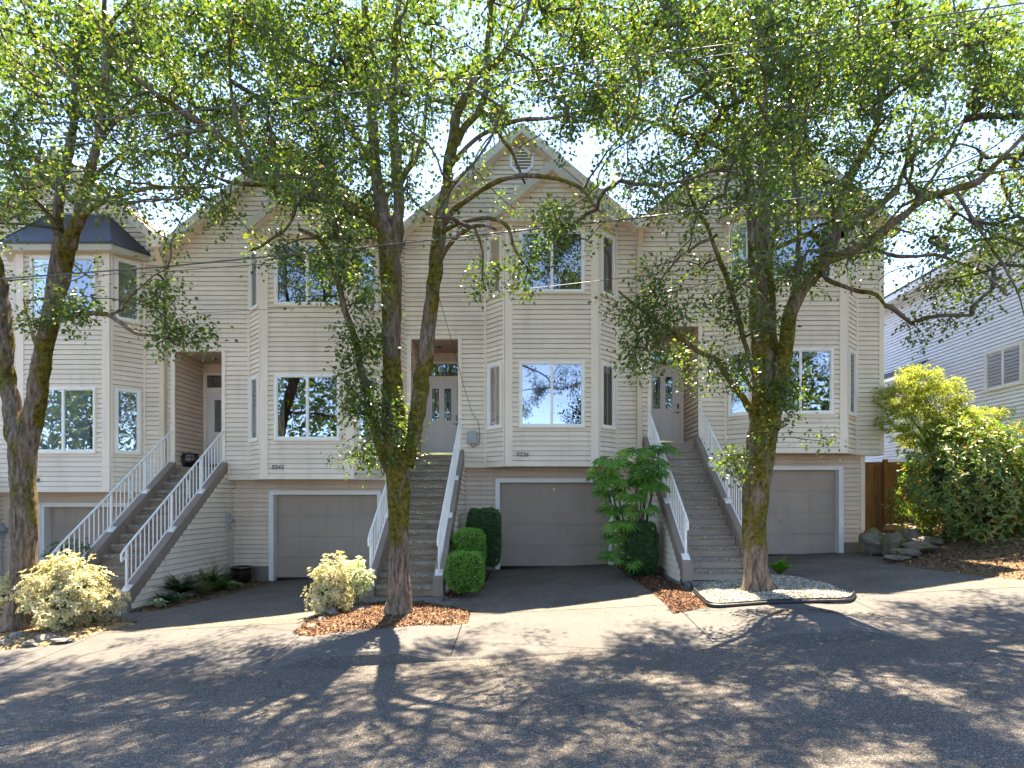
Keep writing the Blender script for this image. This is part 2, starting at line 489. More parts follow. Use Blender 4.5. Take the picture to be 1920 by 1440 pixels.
m, nt, b = mat('lead_came'); b.inputs['Base Color'].default_value = (0.35, 0.35, 0.37, 1); b.inputs['Metallic'].default_value = 0.6; b.inputs['Roughness'].default_value = 0.4; M['came'] = m
m, nt, b = mat('glazed_pot'); b.inputs['Roughness'].default_value = 0.08; b.inputs['Coat Weight'].default_value = 0.8
nn = noise_n(nt, coords(nt), 5, 3); nt.links.new(ramp(nt, nn, [(0.4, (0.012, 0.008, 0.008)), (0.7, (0.06, 0.03, 0.022))]), b.inputs['Base Color']); M['pot'] = m
m, nt, b = mat('utility_cover_metal'); b.inputs['Roughness'].default_value = 0.7
nn = noise_n(nt, coords(nt), 12, 5); nt.links.new(ramp(nt, nn, [(0.35, (0.06, 0.055, 0.05)), (0.7, (0.22, 0.13, 0.09))]), b.inputs['Base Color']); M['cover'] = m

# ------------------------------------------------------------------ ground shape
YK, YB = 7.6, 9.7             # kerb line, back of the sidewalk
def cl(x, a, b): return max(a, min(b, x))
def base_z(X, Y):
    Xc = cl(X, -45, 45)
    z = -1.72 + 0.05 * Xc
    if Y < YB:
        z -= (YB - max(Y, YK)) * 0.16 / (YB - YK)
    if Y < YK:
        z += 0.012 * (YK - max(Y, 0)) 
    return z
def smooth(t): t = cl(t, 0, 1); return t * t * (3 - 2 * t)
def lift(X):
    h = 0.0
    for a, b_ in ((-3.2, -0.95), (2.55, 4.7), (-9.4, -8.3), (-40, -13.5), (9.5, 40)):
        h = max(h, smooth((X - a) / 0.7) * smooth((b_ - X) / 0.7))
    return h
def gp(px, py):
    """photo pixel -> point of the plane behind the sidewalk"""
    dx, dz = (px - CX) / F_PX, (HY - py) / F_PX
    Y = -1.72 / (dz - 0.05 * dx)
    return (dx * Y, Y)
def gs(px, py):
    """photo pixel -> point of the ground (any zone)"""
    dx, dz = (px - CX) / F_PX, (HY - py) / F_PX
    Y = 3.0
    while Y < 40 and dz * Y > base_z(dx * Y, Y): Y += 0.01
    return (dx * Y, Y)
def W(px, py, Y):
    return Vector(((px - CX) * Y / F_PX, Y, (HY - py) * Y / F_PX))

def heightgrid(name, xs, ys, fz, m, kind='structure'):
    v = [(x, y, fz(x, y)) for y in ys for x in xs]
    nx = len(xs)
    f = [(j * nx + i, j * nx + i + 1, (j + 1) * nx + i + 1, (j + 1) * nx + i) for j in range(len(ys) - 1) for i in range(nx - 1)]
    me = bpy.data.meshes.new(name); me.from_pydata(v, [], f); me.materials.append(m)
    me.polygons.foreach_set('use_smooth', [True] * len(f))
    o = link(bpy.data.objects.new(name, me))
    if kind: o["kind"] = kind
    return o

xs = [-1200, -400, -120, -60] + [x * 2.5 for x in range(-18, 19)] + [60, 120, 400, 1200]
ys = [-1200, -300, -100, -40, -20, -10, 0, 7.0, 7.6, 9.7, 12, 16.3, 20, 40, 100, 300, 1200]
heightgrid('ground', xs, ys, lambda x, y: base_z(x, y) - 0.06, M['soil'])
def road_z(x, y):
    return base_z(x, y) - 0.012 + 0.006 * noise.noise(Vector((x * 0.6, y * 0.9, 3)))
heightgrid('road', [x * 0.5 for x in range(-90, 91)], [-3.5, -2, 0] + [2 + 0.35 * k for k in range(16)] + [7.595], road_z, M['asphalt'])
def walk_z(x, y):
    t = cl((YB - y) / (YB - YK), 0, 1)
    return base_z(x, y) + 0.135 * lift(x) * smooth(t * 1.2)
wx = [-45, -30, -20] + [-15 + 0.12 * k for k in range(int(30 / 0.12))] + [15, 20, 30, 45]
# sidewalk in slabs, with open joints between them
joints = [-45, -13.4, -9.5, -6.6, -3.25, -0.93, 2.33, 4.95, 7.9, 11, 45]
v = []; f = []
ysw = [YK + 0.13 + (YB - YK - 0.13) * k / 10 for k in range(11)]
for a, b_ in zip(joints[:-1], joints[1:]):
    xsw = sorted(set([a + 0.006, b_ - 0.006] + [x for x in wx if a + 0.03 < x < b_ - 0.03]))
    i0 = len(v)
    # joints run slightly skewed like the photo's
    for y in ysw:
        for x in xsw: v.append((x, y, walk_z(x, y)))
    nx = len(xsw)
    for j in range(len(ysw) - 1):
        for i in range(nx - 1):
            f.append((i0 + j * nx + i, i0 + j * nx + i + 1, i0 + (j + 1) * nx + i + 1, i0 + (j + 1) * nx + i))
me = bpy.data.meshes.new('sidewalk'); me.from_pydata(v, [], f); me.materials.append(M['concrete'])
me.polygons.foreach_set('use_smooth', [True] * len(f))
tag(link(bpy.data.objects.new('sidewalk', me)), kind='structure')
# kerb
v = []; f = []
kx = [-45, -30, -20] + [-15 + 0.1 * k for k in range(300)] + [15, 20, 30, 45]
for x in kx:
    zt = walk_z(x, YK + 0.13); zr = base_z(x, YK) - 0.05
    w_ = 0.01 * noise.noise(Vector((x * 3, 0, 1)))
    v += [(x, YK - 0.02 + w_, zr), (x, YK + w_, zt - 0.02 - 0.02 * lift(x)), (x, YK + 0.03 + w_, zt - 0.003), (x, YK + 0.126, zt), (x, YK + 0.126, zt - 0.06)]
for i in range(len(kx) - 1):
    for k in range(4):
        a = i * 5 + k; f.append((a, a + 1, a + 6, a + 5))
me = bpy.data.meshes.new('kerb'); me.from_pydata(v, [], f); me.materials.append(M['kerb']); fixn(me)
tag(link(bpy.data.objects.new('kerb', me)), kind='structure')
# forecourt paving behind the sidewalk
def pave_z(x, y): return base_z(x, y) + 0.004
heightgrid('driveway', [-45, -30, -20] + [-16 + k for k in range(27)] + [12, 20, 45], [YB + 0.004, 10.5, 11.5, 12.5, 14, 16.4], lambda x, y: pave_z(x, y) + 0.004 * noise.noise(Vector((x, y, 0))), M['aggregate'])

def in_poly(x, y, poly):
    c = False
    n = len(poly); j = n - 1
    for i in range(n):
        xi, yi = poly[i]; xj, yj = poly[j]
        if (yi > y) != (yj > y) and x < (xj - xi) * (y - yi) / (yj - yi) + xi: c = not c
        j = i
    return c
def edge_d(x, y, poly):
    d = 1e9; n = len(poly)
    for i in range(n):
        ax, ay = poly[i]; bx, by = poly[(i + 1) % n]
        l2 = (bx - ax) ** 2 + (by - ay) ** 2 + 1e-12
        t = cl(((x - ax) * (bx - ax) + (y - ay) * (by - ay)) / l2, 0, 1)
        d = min(d, math.hypot(x - ax - t * (bx - ax), y - ay - t * (by - ay)))
    return d
def bed(name, poly, h, m, chips=0, chip=0.03, extra=None, step=0.05, pebbles=False):
    x0 = min(p[0] for p in poly); x1 = max(p[0] for p in poly)
    y0 = min(p[1] for p in poly); y1 = max(p[1] for p in poly)
    if (x1 - x0) * (y1 - y0) > 25: step = 0.09
    def hz(x, y):
        d = edge_d(x, y, poly) if in_poly(x, y, poly) else -0.02
        z = base_z(x, y) + 0.006 + h * smooth(d / 0.25) * (0.8 + 0.5 * noise.noise(Vector((x * 3, y * 3, 1)))) + 0.01 * noise.noise(Vector((x * 14, y * 14, 5)))
        if extra: z += extra(x, y) * smooth((d + 0.02) / 0.5)
        return z if d >= 0 else base_z(x, y) - 0.03
    nx = int((x1 - x0) / step) + 2; ny = int((y1 - y0) / step) + 2
    ids = {}; v = []; f = []
    def vid(i, j):
        if (i, j) not in ids:
            x = x0 + i * step; y = y0 + j * step
            ids[(i, j)] = len(v); v.append((x, y, hz(x, y)))
        return ids[(i, j)]
    for i in range(nx):
        for j in range(ny):
            if in_poly(x0 + (i + .5) * step, y0 + (j + .5) * step, poly):
                f.append((vid(i, j), vid(i + 1, j), vid(i + 1, j + 1), vid(i, j + 1)))
    n = 0
    while n < chips:
        x = random.uniform(x0, x1); y = random.uniform(y0, y1)
        if not in_poly(x, y, poly):
            if random.random() > 0.02 or edge_d(x, y, poly) > 0.15: continue
            z = base_z(x, y) + 0.008
        else:
            z = hz(x, y)
        s = chip * random.uniform(0.5, 1.3)
        if pebbles:
            c = Vector((x, y, z + s * 0.2)); i = len(v)
            q = [Vector(a) for a in ((1, 0, 0), (-1, 0, 0), (0, 1, 0), (0, -1, 0), (0, 0, .7), (0, 0, -.7))]
            rt = Matrix.Rotation(random.uniform(0, 6.28), 3, 'Z') @ Matrix.Rotation(random.uniform(-.5, .5), 3, 'X')
            for a in q: v.append(tuple(c + (rt @ a) * s * random.uniform(0.4, 0.65)))
            for a in ((0, 2, 4), (2, 1, 4), (1, 3, 4), (3, 0, 4), (2, 0, 5), (1, 2, 5), (3, 1, 5), (0, 3, 5)): f.append(tuple(i + k for k in a))
        else:
            a = Vector((random.gauss(0, 1), random.gauss(0, 1), random.gauss(0, .35))).normalized() * s
            b_ = a.cross(Vector((random.gauss(0, .4), random.gauss(0, .4), 1))).normalized() * s * 0.3
            c = Vector((x, y, z + 0.006 + abs(a.z) * .6)); i = len(v)
            v += [tuple(c - a - b_), tuple(c + a - b_), tuple(c + a + b_), tuple(c - a + b_)]
            f.append((i, i + 1, i + 2, i + 3))
        n += 1
    me = bpy.data.meshes.new(name); me.from_pydata(v, [], f); me.materials.append(m)
    o = link(bpy.data.objects.new(name, me)); o["kind"] = 'stuff'
    return o, hz

# ------------------------------------------------------------------ houses
YW, YBAY, YG, YGD, YD, YF = 15.6, 15.07, 15.9, 16.1, 16.96, 11.69
FR = 10.0   # depth of the houses behind the wall
SQ = math.sqrt(0.5)

class MultiTrim:
    """every board becomes a mesh of its own under the house"""
    def __init__(s, parent, name, m): s.a = (parent, name, m)
    def hexa(s, c):
        k = MB(); k.hexa(c); k.build(s.a[1], s.a[2], s.a[0])

def window(parent, fr, u0, u1, z0, z1, sliding=True, blind=None, label=None, glass='glass'):
    """white framed window with its own panes; blind hangs behind the glass"""
    t = 0.05
    mb = MB()
    fr.box(mb, u0, u1, z0, z0 + t, -0.03, 0.045)
    fr.box(mb, u0, u1, z1 - t, z1, -0.03, 0.045)
    fr.box(mb, u0, u0 + t, z0 + t, z1 - t, -0.03, 0.043)
    fr.box(mb, u1 - t, u1, z0 + t, z1 - t, -0.03, 0.043)
    w = mb.build('window', M['white'], parent)
    if label: w["label"] = label
    s = MB(); fr.box(s, u0 - 0.03, u1 + 0.03, z0 - 0.035, z0 - 0.003, -0.02, 0.06); s.build('sill', M['trim'], w)
    c = MB()   # casing strip around
    fr.box(c, u0 - 0.032, u0 - 0.002, z0, z1 + 0.03, -0.02, 0.03); fr.box(c, u1 + 0.002, u1 + 0.032, z0, z1 + 0.03, -0.02, 0.03)
    fr.box(c, u0 - 0.002, u1 + 0.002, z1 + 0.002, z1 + 0.03, -0.02, 0.03)
    c.build('casing', M['trim'], w)
    um = 0.5 * (u0 + u1)
    spans = [(u0 + t, um - 0.012, 0.014), (um + 0.012, u1 - t, -0.004)] if sliding else [(u0 + t, u1 - t, 0.006)]
    if sliding:
        k = MB(); fr.box(k, um - 0.026, um + 0.026, z0 + t, z1 - t, -0.02, 0.03); k.build('mullion', M['white'], w)
    for (a, b, n) in spans:
        k = MB()
        g = 0.022
        fr.box(k, a, b, z0 + t, z0 + t + g, n - .012, n + .012); fr.box(k, a, b, z1 - t - g, z1 - t, n - .012, n + .012)
        fr.box(k, a, a + g, z0 + t + g, z1 - t - g, n - .012, n + .012); fr.box(k, b - g, b, z0 + t + g, z1 - t - g, n - .012, n + .012)
        k.build('sash', M['white'], w)
        k = MB(); k.quad(fr.p(a, z0 + t, n), fr.p(b, z0 + t, n), fr.p(b, z1 - t, n), fr.p(a, z1 - t, n))
        k.build('pane', M[glass], w)
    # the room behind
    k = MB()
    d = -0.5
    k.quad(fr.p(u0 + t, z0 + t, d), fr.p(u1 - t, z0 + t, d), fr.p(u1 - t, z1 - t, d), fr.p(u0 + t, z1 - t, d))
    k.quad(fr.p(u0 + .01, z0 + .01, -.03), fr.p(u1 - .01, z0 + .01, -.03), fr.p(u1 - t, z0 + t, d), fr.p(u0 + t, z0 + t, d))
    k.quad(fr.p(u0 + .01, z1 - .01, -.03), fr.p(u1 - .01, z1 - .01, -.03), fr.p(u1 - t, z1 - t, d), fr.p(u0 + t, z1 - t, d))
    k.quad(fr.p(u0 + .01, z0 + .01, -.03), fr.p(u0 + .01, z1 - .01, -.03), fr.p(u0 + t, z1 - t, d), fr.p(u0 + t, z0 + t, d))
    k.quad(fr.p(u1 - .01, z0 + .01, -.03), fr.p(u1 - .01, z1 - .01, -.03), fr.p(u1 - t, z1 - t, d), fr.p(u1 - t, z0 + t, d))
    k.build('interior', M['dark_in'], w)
    if blind:
        kind, f0, f1, drop = blind
        a = u0 + t + (u1 - u0 - 2 * t) * f0; b = u0 + t + (u1 - u0 - 2 * t) * f1
        zt = z1 - t - 0.01; zb = zt - (z1 - z0 - 2 * t) * drop
        k = MB()
        if kind == 'slats':
            z = zt
            while z > zb:
                k.quad(fr.p(a, z, -0.05), fr.p(b, z, -0.05), fr.p(b, z - 0.022, -0.072), fr.p(a, z - 0.022, -0.072)); z -= 0.03
            fr.box(k, a, b, zt - 0.02, zt, -0.09, -0.045)
            k.build('blind', M['blind'], w)
        else:
            nn_ = max(6, int((b - a) / 0.03))
            for i in range(nn_):
                ua = a + (b - a) * i / nn_; ub = a + (b - a) * (i + 1) / nn_
                na = -0.09 + 0.025 * math.sin(i * 1.1); nb = -0.09 + 0.025 * math.sin((i + 1) * 1.1)
                k.quad(fr.p(ua, zb, na), fr.p(ub, zb, nb), fr.p(ub, zt, nb), fr.p(ua, zt, na))
            k.build('curtain', M['curtain'], w, smooth=True)
    return w

def text_obj(txt, x, y, z, h, m, parent=None, name='house_number'):
    cu = bpy.data.curves.new(name, 'FONT')
    cu.body = txt; cu.size = h; cu.extrude = 0.006; cu.shear = 0.12; cu.space_character = 1.05
    tmp = bpy.data.objects.new('tmp', cu); link(tmp)
    dg = bpy.context.evaluated_depsgraph_get()
    me = bpy.data.meshes.new_from_object(tmp.evaluated_get(dg))
    bpy.data.objects.remove(tmp, do_unlink=True)
    me.materials.clear(); me.materials.append(m)
    for v_ in me.vertices:
        c = v_.co; v_.co = (x + c.x, y - c.z, z + c.y)
    o = link(bpy.data.objects.new(name, me))
    return world_to_parent(o, parent)

def house(key, xl, xr, ox, dz, bayroof, number, gx=0.0, peak=None, labels=None, end_wall=False, wins=None):
    """ox, dz: shift of this unit against the third one, whose measures are used throughout"""
    root = empty('townhouse', ((xl + xr) / 2, YW, base_z((xl + xr) / 2, YW)), labels, 'townhouse', 'row of beige townhouses')
    X = lambda v: v + ox
    Z = lambda v: v + dz
    gz = base_z(X(0.7), YG)
    phase = Z(0.873)
    fw = Frame((0, YW, 0), (1, 0, 0), (0, -1, 0))
    px_, pz = peak
    sl = 0.84
    eL = pz - sl * (px_ - xl); eR = pz - sl * (xr - px_)
    el, er, et = X(-2.853), X(-1.68), Z(4.04)     # entry opening
    wb = Z(0.873)
    bx0, bx1 = X(-0.987), X(2.267)
    baytop = Z(6.78 if bayroof == "gable" else 6.98)
    # ---- main wall
    mb = MB()
    outline = [(xl, wb), (xr, wb), (xr, eR - 0.12), (px_, pz - 0.12), (xl, eL - 0.12)]
    # opening for bay + entry (holes), lower side pieces
    holes = [(el, er, Z(1.16) - 3, et), (bx0, bx1, wb - 1, baytop), (xl - 1, X(-1.52), wb - 1, Z(1.16))]
    siding(mb, fw, outline, holes, phase=phase)
    # backing sheet so no light leaks through grooves
    mb.quad(fw.p(xl, eL - .15, -.05), fw.p(xr, eR - .15, -.05), fw.p(px_, pz - .15, -.05))
    for (a, b, c, d) in ((xl, el, Z(1.16), eL - .15), (er, bx0, wb, eL - .15), (bx1, xr, wb, eR - .15), (el, er, et, eL - .15), (bx0, bx1, baytop - .1, min(eL, eR) - .14)):
        if d > c: mb.quad(fw.p(a, c, -.05), fw.p(b, c, -.05), fw.p(b, d, -.05), fw.p(a, d, -.05))
    mb.build('wall', M['siding'], root)
    # ---- trim on the main wall
    tr = MultiTrim(root, 'corner_trim', M['trim'])
    fw.box(tr, el - 0.10, el, Z(1.16), et + 0.02, -0.05, 0.028)
    fw.box(tr, er, er + 0.09, Z(1.16), et + 0.02, -0.05, 0.028)
    fw.box(tr, el - 0.10, er + 0.09, et + 0.022, et + 0.05, -0.03, 0.03)
    fw.box(tr, X(-1.52), X(-1.49), wb, Z(1.2), -0.02, 0.028)
    fw.box(tr, X(-1.52), bx0, wb - 0.03, wb - 0.002, -0.3, 0.024)
    fw.box(tr, bx1, xr, wb - 0.03, wb - 0.002, -0.3, 0.024)
    fw.box(tr, bx0 - 0.045, bx0 - 0.002, wb, baytop - .1, -0.02, 0.035)
    fw.box(tr, bx1 + 0.002, bx1 + 0.045, wb, baytop - .1, -0.02, 0.035)
    if end_wall:
        fw.box(tr, xr - 0.10, xr + 0.022, wb - .03, eR - 0.14, 0.0, 0.03)
    # ---- entry recess
    zc = et
    fl = MB()
    fL = Frame((el, YW, 0), (0, 1, 0), (1, 0, 0)); fRr = Frame((er, YW, 0), (0, 1, 0), (-1, 0, 0))
    lz = Z(1.16)
    siding(fl, fL, [(0.02, lz), (YD - YW, lz), (YD - YW, zc), (0.02, zc)], phase=phase)
    siding(fl, fRr, [(0.02, lz), (YD - YW, lz), (YD - YW, zc), (0.02, zc)], phase=phase)
    fd = Frame((0, YD, 0), (1, 0, 0), (0, -1, 0))
    dl, dr = X(-2.74), X(-1.80)
    dtop, ttop = Z(3.27), Z(3.80)
    fl.quad(fd.p(el - .03, lz, 0), fd.p(dl - .1, lz, 0), fd.p(dl - .1, zc, 0), fd.p(el - .03, zc, 0))
    fl.quad(fd.p(dr + .1, lz, 0), fd.p(er + .03, lz, 0), fd.p(er + .03, zc, 0), fd.p(dr + .1, zc, 0))
    fl.quad(fd.p(dl - .1, ttop, 0), fd.p(dr + .1, ttop, 0), fd.p(dr + .1, zc, 0), fd.p(dl - .1, zc, 0))
    fl.build('entry_wall', M['shaded_siding'], root)
    ce = MB()
    u = el - .02
    while u < er:
        ce.hexa([(u + .006, YW + .02, zc), (min(u + .118, er + .02), YW + .02, zc), (min(u + .118, er + .02), YD + .02, zc), (u + .006, YD + .02, zc),
                 (u + .006, YW + .02, zc + .03), (min(u + .118, er + .02), YW + .02, zc + .03), (min(u + .118, er + .02), YD + .02, zc + .03), (u + .006, YD + .02, zc + .03)])
        u += .124
    ce.quad((el - .02, YW + .02, zc + .016), (er + .02, YW + .02, zc + .016), (er + .02, YD, zc + .016), (el - .02, YD, zc + .016))
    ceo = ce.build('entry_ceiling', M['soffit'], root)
    dn = MB(); dn.cyl((X(-2.25), YW + .75, zc - .012), (X(-2.25), YW + .75, zc + .01), .075, n=16); dn.build('downlight', M['black'], ceo)
    # door frame
    dfm = MB()
    fd.box(dfm, dl - .09, dl - .002, lz, ttop, 0.002, 0.05); fd.box(dfm, dr + .002, dr + .09, lz, ttop, 0.002, 0.05)
    fd.box(dfm, dl - .002, dr + .002, ttop - .07, ttop, 0.002, .048); fd.box(dfm, dl - .002, dr + .002, dtop + .002, dtop + .12, 0.002, .048)
    door_frame = dfm.build('door_frame', M['trim'], root)
    k = MB(); k.quad(fd.p(dl, dtop + .12, .012), fd.p(dr, dtop + .12, .012), fd.p(dr, ttop - .07, .012), fd.p(dl, ttop - .07, .012)); k.build('transom_pane', M['doorglass'], door_frame)
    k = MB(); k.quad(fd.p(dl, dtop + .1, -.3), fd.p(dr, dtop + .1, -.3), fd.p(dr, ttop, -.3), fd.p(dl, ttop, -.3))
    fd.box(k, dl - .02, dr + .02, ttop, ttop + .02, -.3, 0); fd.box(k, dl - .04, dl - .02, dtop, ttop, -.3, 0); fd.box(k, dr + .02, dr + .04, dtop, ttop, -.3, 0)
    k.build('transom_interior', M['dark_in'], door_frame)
    # door slab with openings
    dm = MB()
    cx_ = (dl + dr) / 2
    g0, g1, g2, g3 = cx_ - .275, cx_ - .04, cx_ + .10 - .03, cx_ + .305
    g0, g1, g2, g3 = cx_ - .27, cx_ - .06, cx_ + .06, cx_ + .27
    zg0, zg1 = lz + 1.02, dtop - .20
    fd.box(dm, dl, g0, lz + .01, dtop, -.02, .03); fd.box(dm, g3, dr, lz + .01, dtop, -.02, .03)
    fd.box(dm, g0, g3, lz + .01, lz + .18, -.02, .03); fd.box(dm, g0, g3, lz + .84, zg0, -.02, .03); fd.box(dm, g0, g3, zg1, dtop, -.02, .03)
    fd.box(dm, g1, g2, lz + .18, lz + .84, -.02, .03); fd.box(dm, g1, g2, zg0, zg1, -.02, .03)
    for (a, b) in ((g0, g1), (g2, g3)):
        fd.box(dm, a, b, lz + .18, lz + .84, -.02, .012)
        fd.box(dm, a + .03, b - .03, lz + .21, lz + .81, .012, .022)
        fd.box(dm, a, b, lz + .17, lz + .19, .012, .036)
        fd.box(dm, a - .012, a + .012, zg0 - .012, zg1 + .012, .02, .04); fd.box(dm, b - .012, b + .012, zg0 - .012, zg1 + .012, .02, .04)
        fd.box(dm, a + .012, b - .012, zg0 - .012, zg0 + .012, .02, .04); fd.box(dm, a + .012, b - .012, zg1 - .012, zg1 + .012, .02, .04)
    door = dm.build('front_door', M['door'], root)
    for (a, b) in ((g0, g1), (g2, g3)):
        k = MB(); k.quad(fd.p(a, zg0, .012), fd.p(b, zg0, .012), fd.p(b, zg1, .012), fd.p(a, zg1, .012)); k.build('glass_panel', M['doorglass'], door)
        k = MB(); k.quad(fd.p(a, zg0, -.018), fd.p(b, zg0, -.018), fd.p(b, zg1, -.018), fd.p(a, zg1, -.018)); k.build('panel_backing', M['dark_in'], door)
        k = MB()
        m_ = (a + b) / 2; zm = (zg0 + zg1) / 2
        def bar(p, q): k.cyl(fd.p(*p, .016), fd.p(*q, .016), .004, n=4, cap=False)
        for q in (.22, .78): bar((a + (b - a) * q, zg0), (a + (b - a) * q, zg1))
        for sgn in (-1, 1):
            for (za, ua), (zb_, ub) in zip([(.08, 0), (.2, .05), (.34, .02), (.5, .06), (.66, .02), (.8, .05), (.92, 0)][:-1], [(.08, 0), (.2, .05), (.34, .02), (.5, .06), (.66, .02), (.8, .05), (.92, 0)][1:]):
                bar((m_ + sgn * ua, zg0 + (zg1 - zg0) * za), (m_ + sgn * ub, zg0 + (zg1 - zg0) * zb_))
        k.build('leaded_pattern', M['came'], door)
    k = MB(); fd.box(k, dl + .06, dr - .06, lz + .015, lz + .16, .03, .034); k.build('kick_plate', M['brass'], door)
    k = MB(); k.cyl(fd.p(dr - .06, lz + .93, .03), fd.p(dr - .06, lz + .93, .09), .022, n=12); fd.box(k, dr - .15, dr - .05, lz + .92, lz + .94, .07, .09)
    k.build('handle', M['dmetal'], door)
    k = MB(); fd.box(k, dr - .085, dr - .035, lz + 1.03, lz + 1.17, .03, .05); k.cyl(fd.p(dr - .06, lz + 1.07, .05), fd.p(dr - .06, lz + 1.07, .062), .018, n=12); k.build('deadbolt', M['dmetal'], door, bevel=.006)
    # landing floor and threshold
    k = MB(); k.box(el, er, YW + .005, YD, lz - .12, lz - .001); k.build('landing', M['path'], root)
    # ---- bay
    fx0, fx1 = X(-0.494), X(1.765)
    wz = [(Z(1.80), Z(3.37)), (Z(5.05), Z(6.53))]
    ff = Frame((0, YBAY, 0), (1, 0, 0), (0, -1, 0))
    la, lb = Vector((bx0, YW, 0)), Vector((fx0, YBAY, 0))
    ra, rb = Vector((fx1, YBAY, 0)), Vector((bx1, YW, 0))
    fl_ = Frame(la, (lb - la), (-(YW - YBAY), -(fx0 - bx0), 0)); Lw = (lb - la).length
    fr_ = Frame(ra, (rb - ra), ((YW - YBAY), -(bx1 - fx1), 0)); Rw = (rb - ra).length
    wu0, wu1 = X(-0.14), X(1.42)
    for fr, a, b, name, hs in ((ff, fx0, fx1, 'bay_front_wall', [(wu0, wu1, z0, z1) for z0, z1 in wz]),
                               (fl_, 0, Lw, 'bay_side_wall', [(.10, Lw - .10, z0, z1) for z0, z1 in wz]),
                               (fr_, 0, Rw, 'bay_side_wall', [(.10, Rw - .10, z0, z1) for z0, z1 in wz])):
        k = MB()
        tz = baytop - (0.0 if bayroof == 'gable' else 0.34)
        siding(k, fr, [(a, wb), (b, wb), (b, tz), (a, tz)], hs, phase=phase)
        zz = wb
        for z0, z1 in [(h[2], h[3]) for h in hs] + [(tz, tz)]:
            k.quad(fr.p(a, zz, -.05), fr.p(b, zz, -.05), fr.p(b, z0, -.05), fr.p(a, z0, -.05))
            if z1 > z0:
                k.quad(fr.p(a, z0, -.05), fr.p(hs[0][0], z0, -.05), fr.p(hs[0][0], z1, -.05), fr.p(a, z1, -.05))
                k.quad(fr.p(hs[0][1], z0, -.05), fr.p(b, z0, -.05), fr.p(b, z1, -.05), fr.p(hs[0][1], z1, -.05))
            zz = z1
        k.build(name, M['siding'], root)
    wins = wins or {}
    for i, (z0, z1) in enumerate(wz):
        window(root, ff, wu0, wu1, z0, z1, True, wins.get(('f', i)))
        window(root, fl_, .10, Lw - .10, z0, z1, False, wins.get(('l', i)))
        window(root, fr_, .10, Rw - .10, z0, z1, False, wins.get(('r', i)))
    k = MultiTrim(root, 'bay_trim', M['trim'])
    tz = baytop - (0.02 if bayroof == 'gable' else 0.36)
    ff.box(k, fx0, fx0 + .185, wb, tz, -0.03, 0.028); ff.box(k, fx1 - .185, fx1, wb, tz, -0.03, 0.028)
    fl_.box(k, Lw - .055, Lw - .002, wb, tz, -0.03, 0.026); fr_.box(k, .002, .055, wb, tz, -0.03, 0.026)
    fl_.box(k, .002, .03, wb, tz, -0.02, 0.026); fr_.box(k, Rw - .03, Rw - .002, wb, tz, -0.02, 0.026)
    zb_ = wb - .03
    ff.box(k, fx0 - .02, fx1 + .02, zb_, wb - .002, -0.02, 0.026)
    fl_.box(k, 0, Lw, zb_ - .001, wb - .003, -0.02, 0.024); fr_.box(k, 0, Rw, zb_ - .001, wb - .003, -0.02, 0.024)
    # underside of the overhang and bay
    k = MB()
    k.quad((X(-1.50), YW - .0, wb - .012), (X(-1.50), YG + .02, wb - .012), (xr, YG + .02, wb - .012), (xr, YW, wb - .012), (bx1, YW, wb - .012), (fx1, YBAY + .01, wb - .012), (fx0, YBAY + .01, wb - .012), (bx0, YW, wb - .012))
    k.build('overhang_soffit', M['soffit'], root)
    # ---- house number
    if number:
        text_obj(number, X(-0.22), YBAY - .03, Z(1.085), .145, M['number'], root)
    # ---- bay roof
    if bayroof == 'gable':
        bc = X(0.635); hw = 1.52; ez = Z(6.74); pk = ez + sl * hw
        y0, y1 = YBAY - .14, YW + .4
        k = MB(); t = .13
        for sg in (-1, 1):
            k.hexa([(bc, y0, pk), (bc + sg * hw, y0, ez), (bc + sg * hw, y1, ez), (bc, y1, pk),
                    (bc, y0, pk + t), (bc + sg * hw, y0, ez + t), (bc + sg * hw, y1, ez + t), (bc, y1, pk + t)])
        k.build('bay_roof', M['shingle'], root)
        k = MB()
        for sg in (-1, 1):
            k.hexa([(bc, y0 - .04, pk - .10), (bc + sg * (hw + .02), y0 - .04, ez - .12), (bc + sg * (hw + .02), y0 - .002, ez - .12), (bc, y0 - .002, pk - .10),
                    (bc, y0 - .04, pk + t + .02), (bc + sg * (hw + .02), y0 - .04, ez + t + .00), (bc + sg * (hw + .02), y0 - .002, ez + t), (bc, y0 - .002, pk + t + .02)])
        k.build('bay_fascia', M['fascia'], root)
        k = MB()
        siding(k, Frame((0, YBAY + .02, 0), (1, 0, 0), (0, -1, 0)), [(bc - hw + .02, ez - .11), (bc + hw - .02, ez - .11), (bc, pk - .07)], phase=phase)
        k.build('bay_gable_wall', M['siding'], root)
        k = MB()
        k.quad((bc - hw + .02, y0, ez - .03), (bc + hw - .02, y0, ez - .03), (bc + hw - .02, YW + .05, ez - .03), (bc - hw + .02, YW + .05, ez - .03))
        for sg in (-1, 1): k.quad((bc, y0, pk - .09), (bc + sg * hw, y0, ez - .11), (bc + sg * hw, YBAY + .02, ez - .11), (bc, YBAY + .02, pk - .09))
        k.build('bay_soffit', M['trim'], root)
    else:
        e0, e1 = X(-1.13), X(2.42); zf = Z(6.60); yf = YBAY - .26; zt = Z(7.78)
        oo = .16
        pts = [(e0 - .02, YW - .0), (fx0 - .20, yf), (fx1 + .20, yf), (e1 + .02, YW - .0)]
        tp = [(X(-0.1), YW - .03), (X(1.38), YW - .03)]
        k = MB()
        zc2 = zf + .20
        k.quad((*pts[0], zc2), (*pts[1], zc2), (tp[0][0], tp[0][1], zt))
        k.quad((*pts[1], zc2), (*pts[2], zc2), (tp[1][0], tp[1][1], zt), (tp[0][0], tp[0][1], zt))
        k.quad((*pts[2], zc2), (*pts[3], zc2), (tp[1][0], tp[1][1], zt))
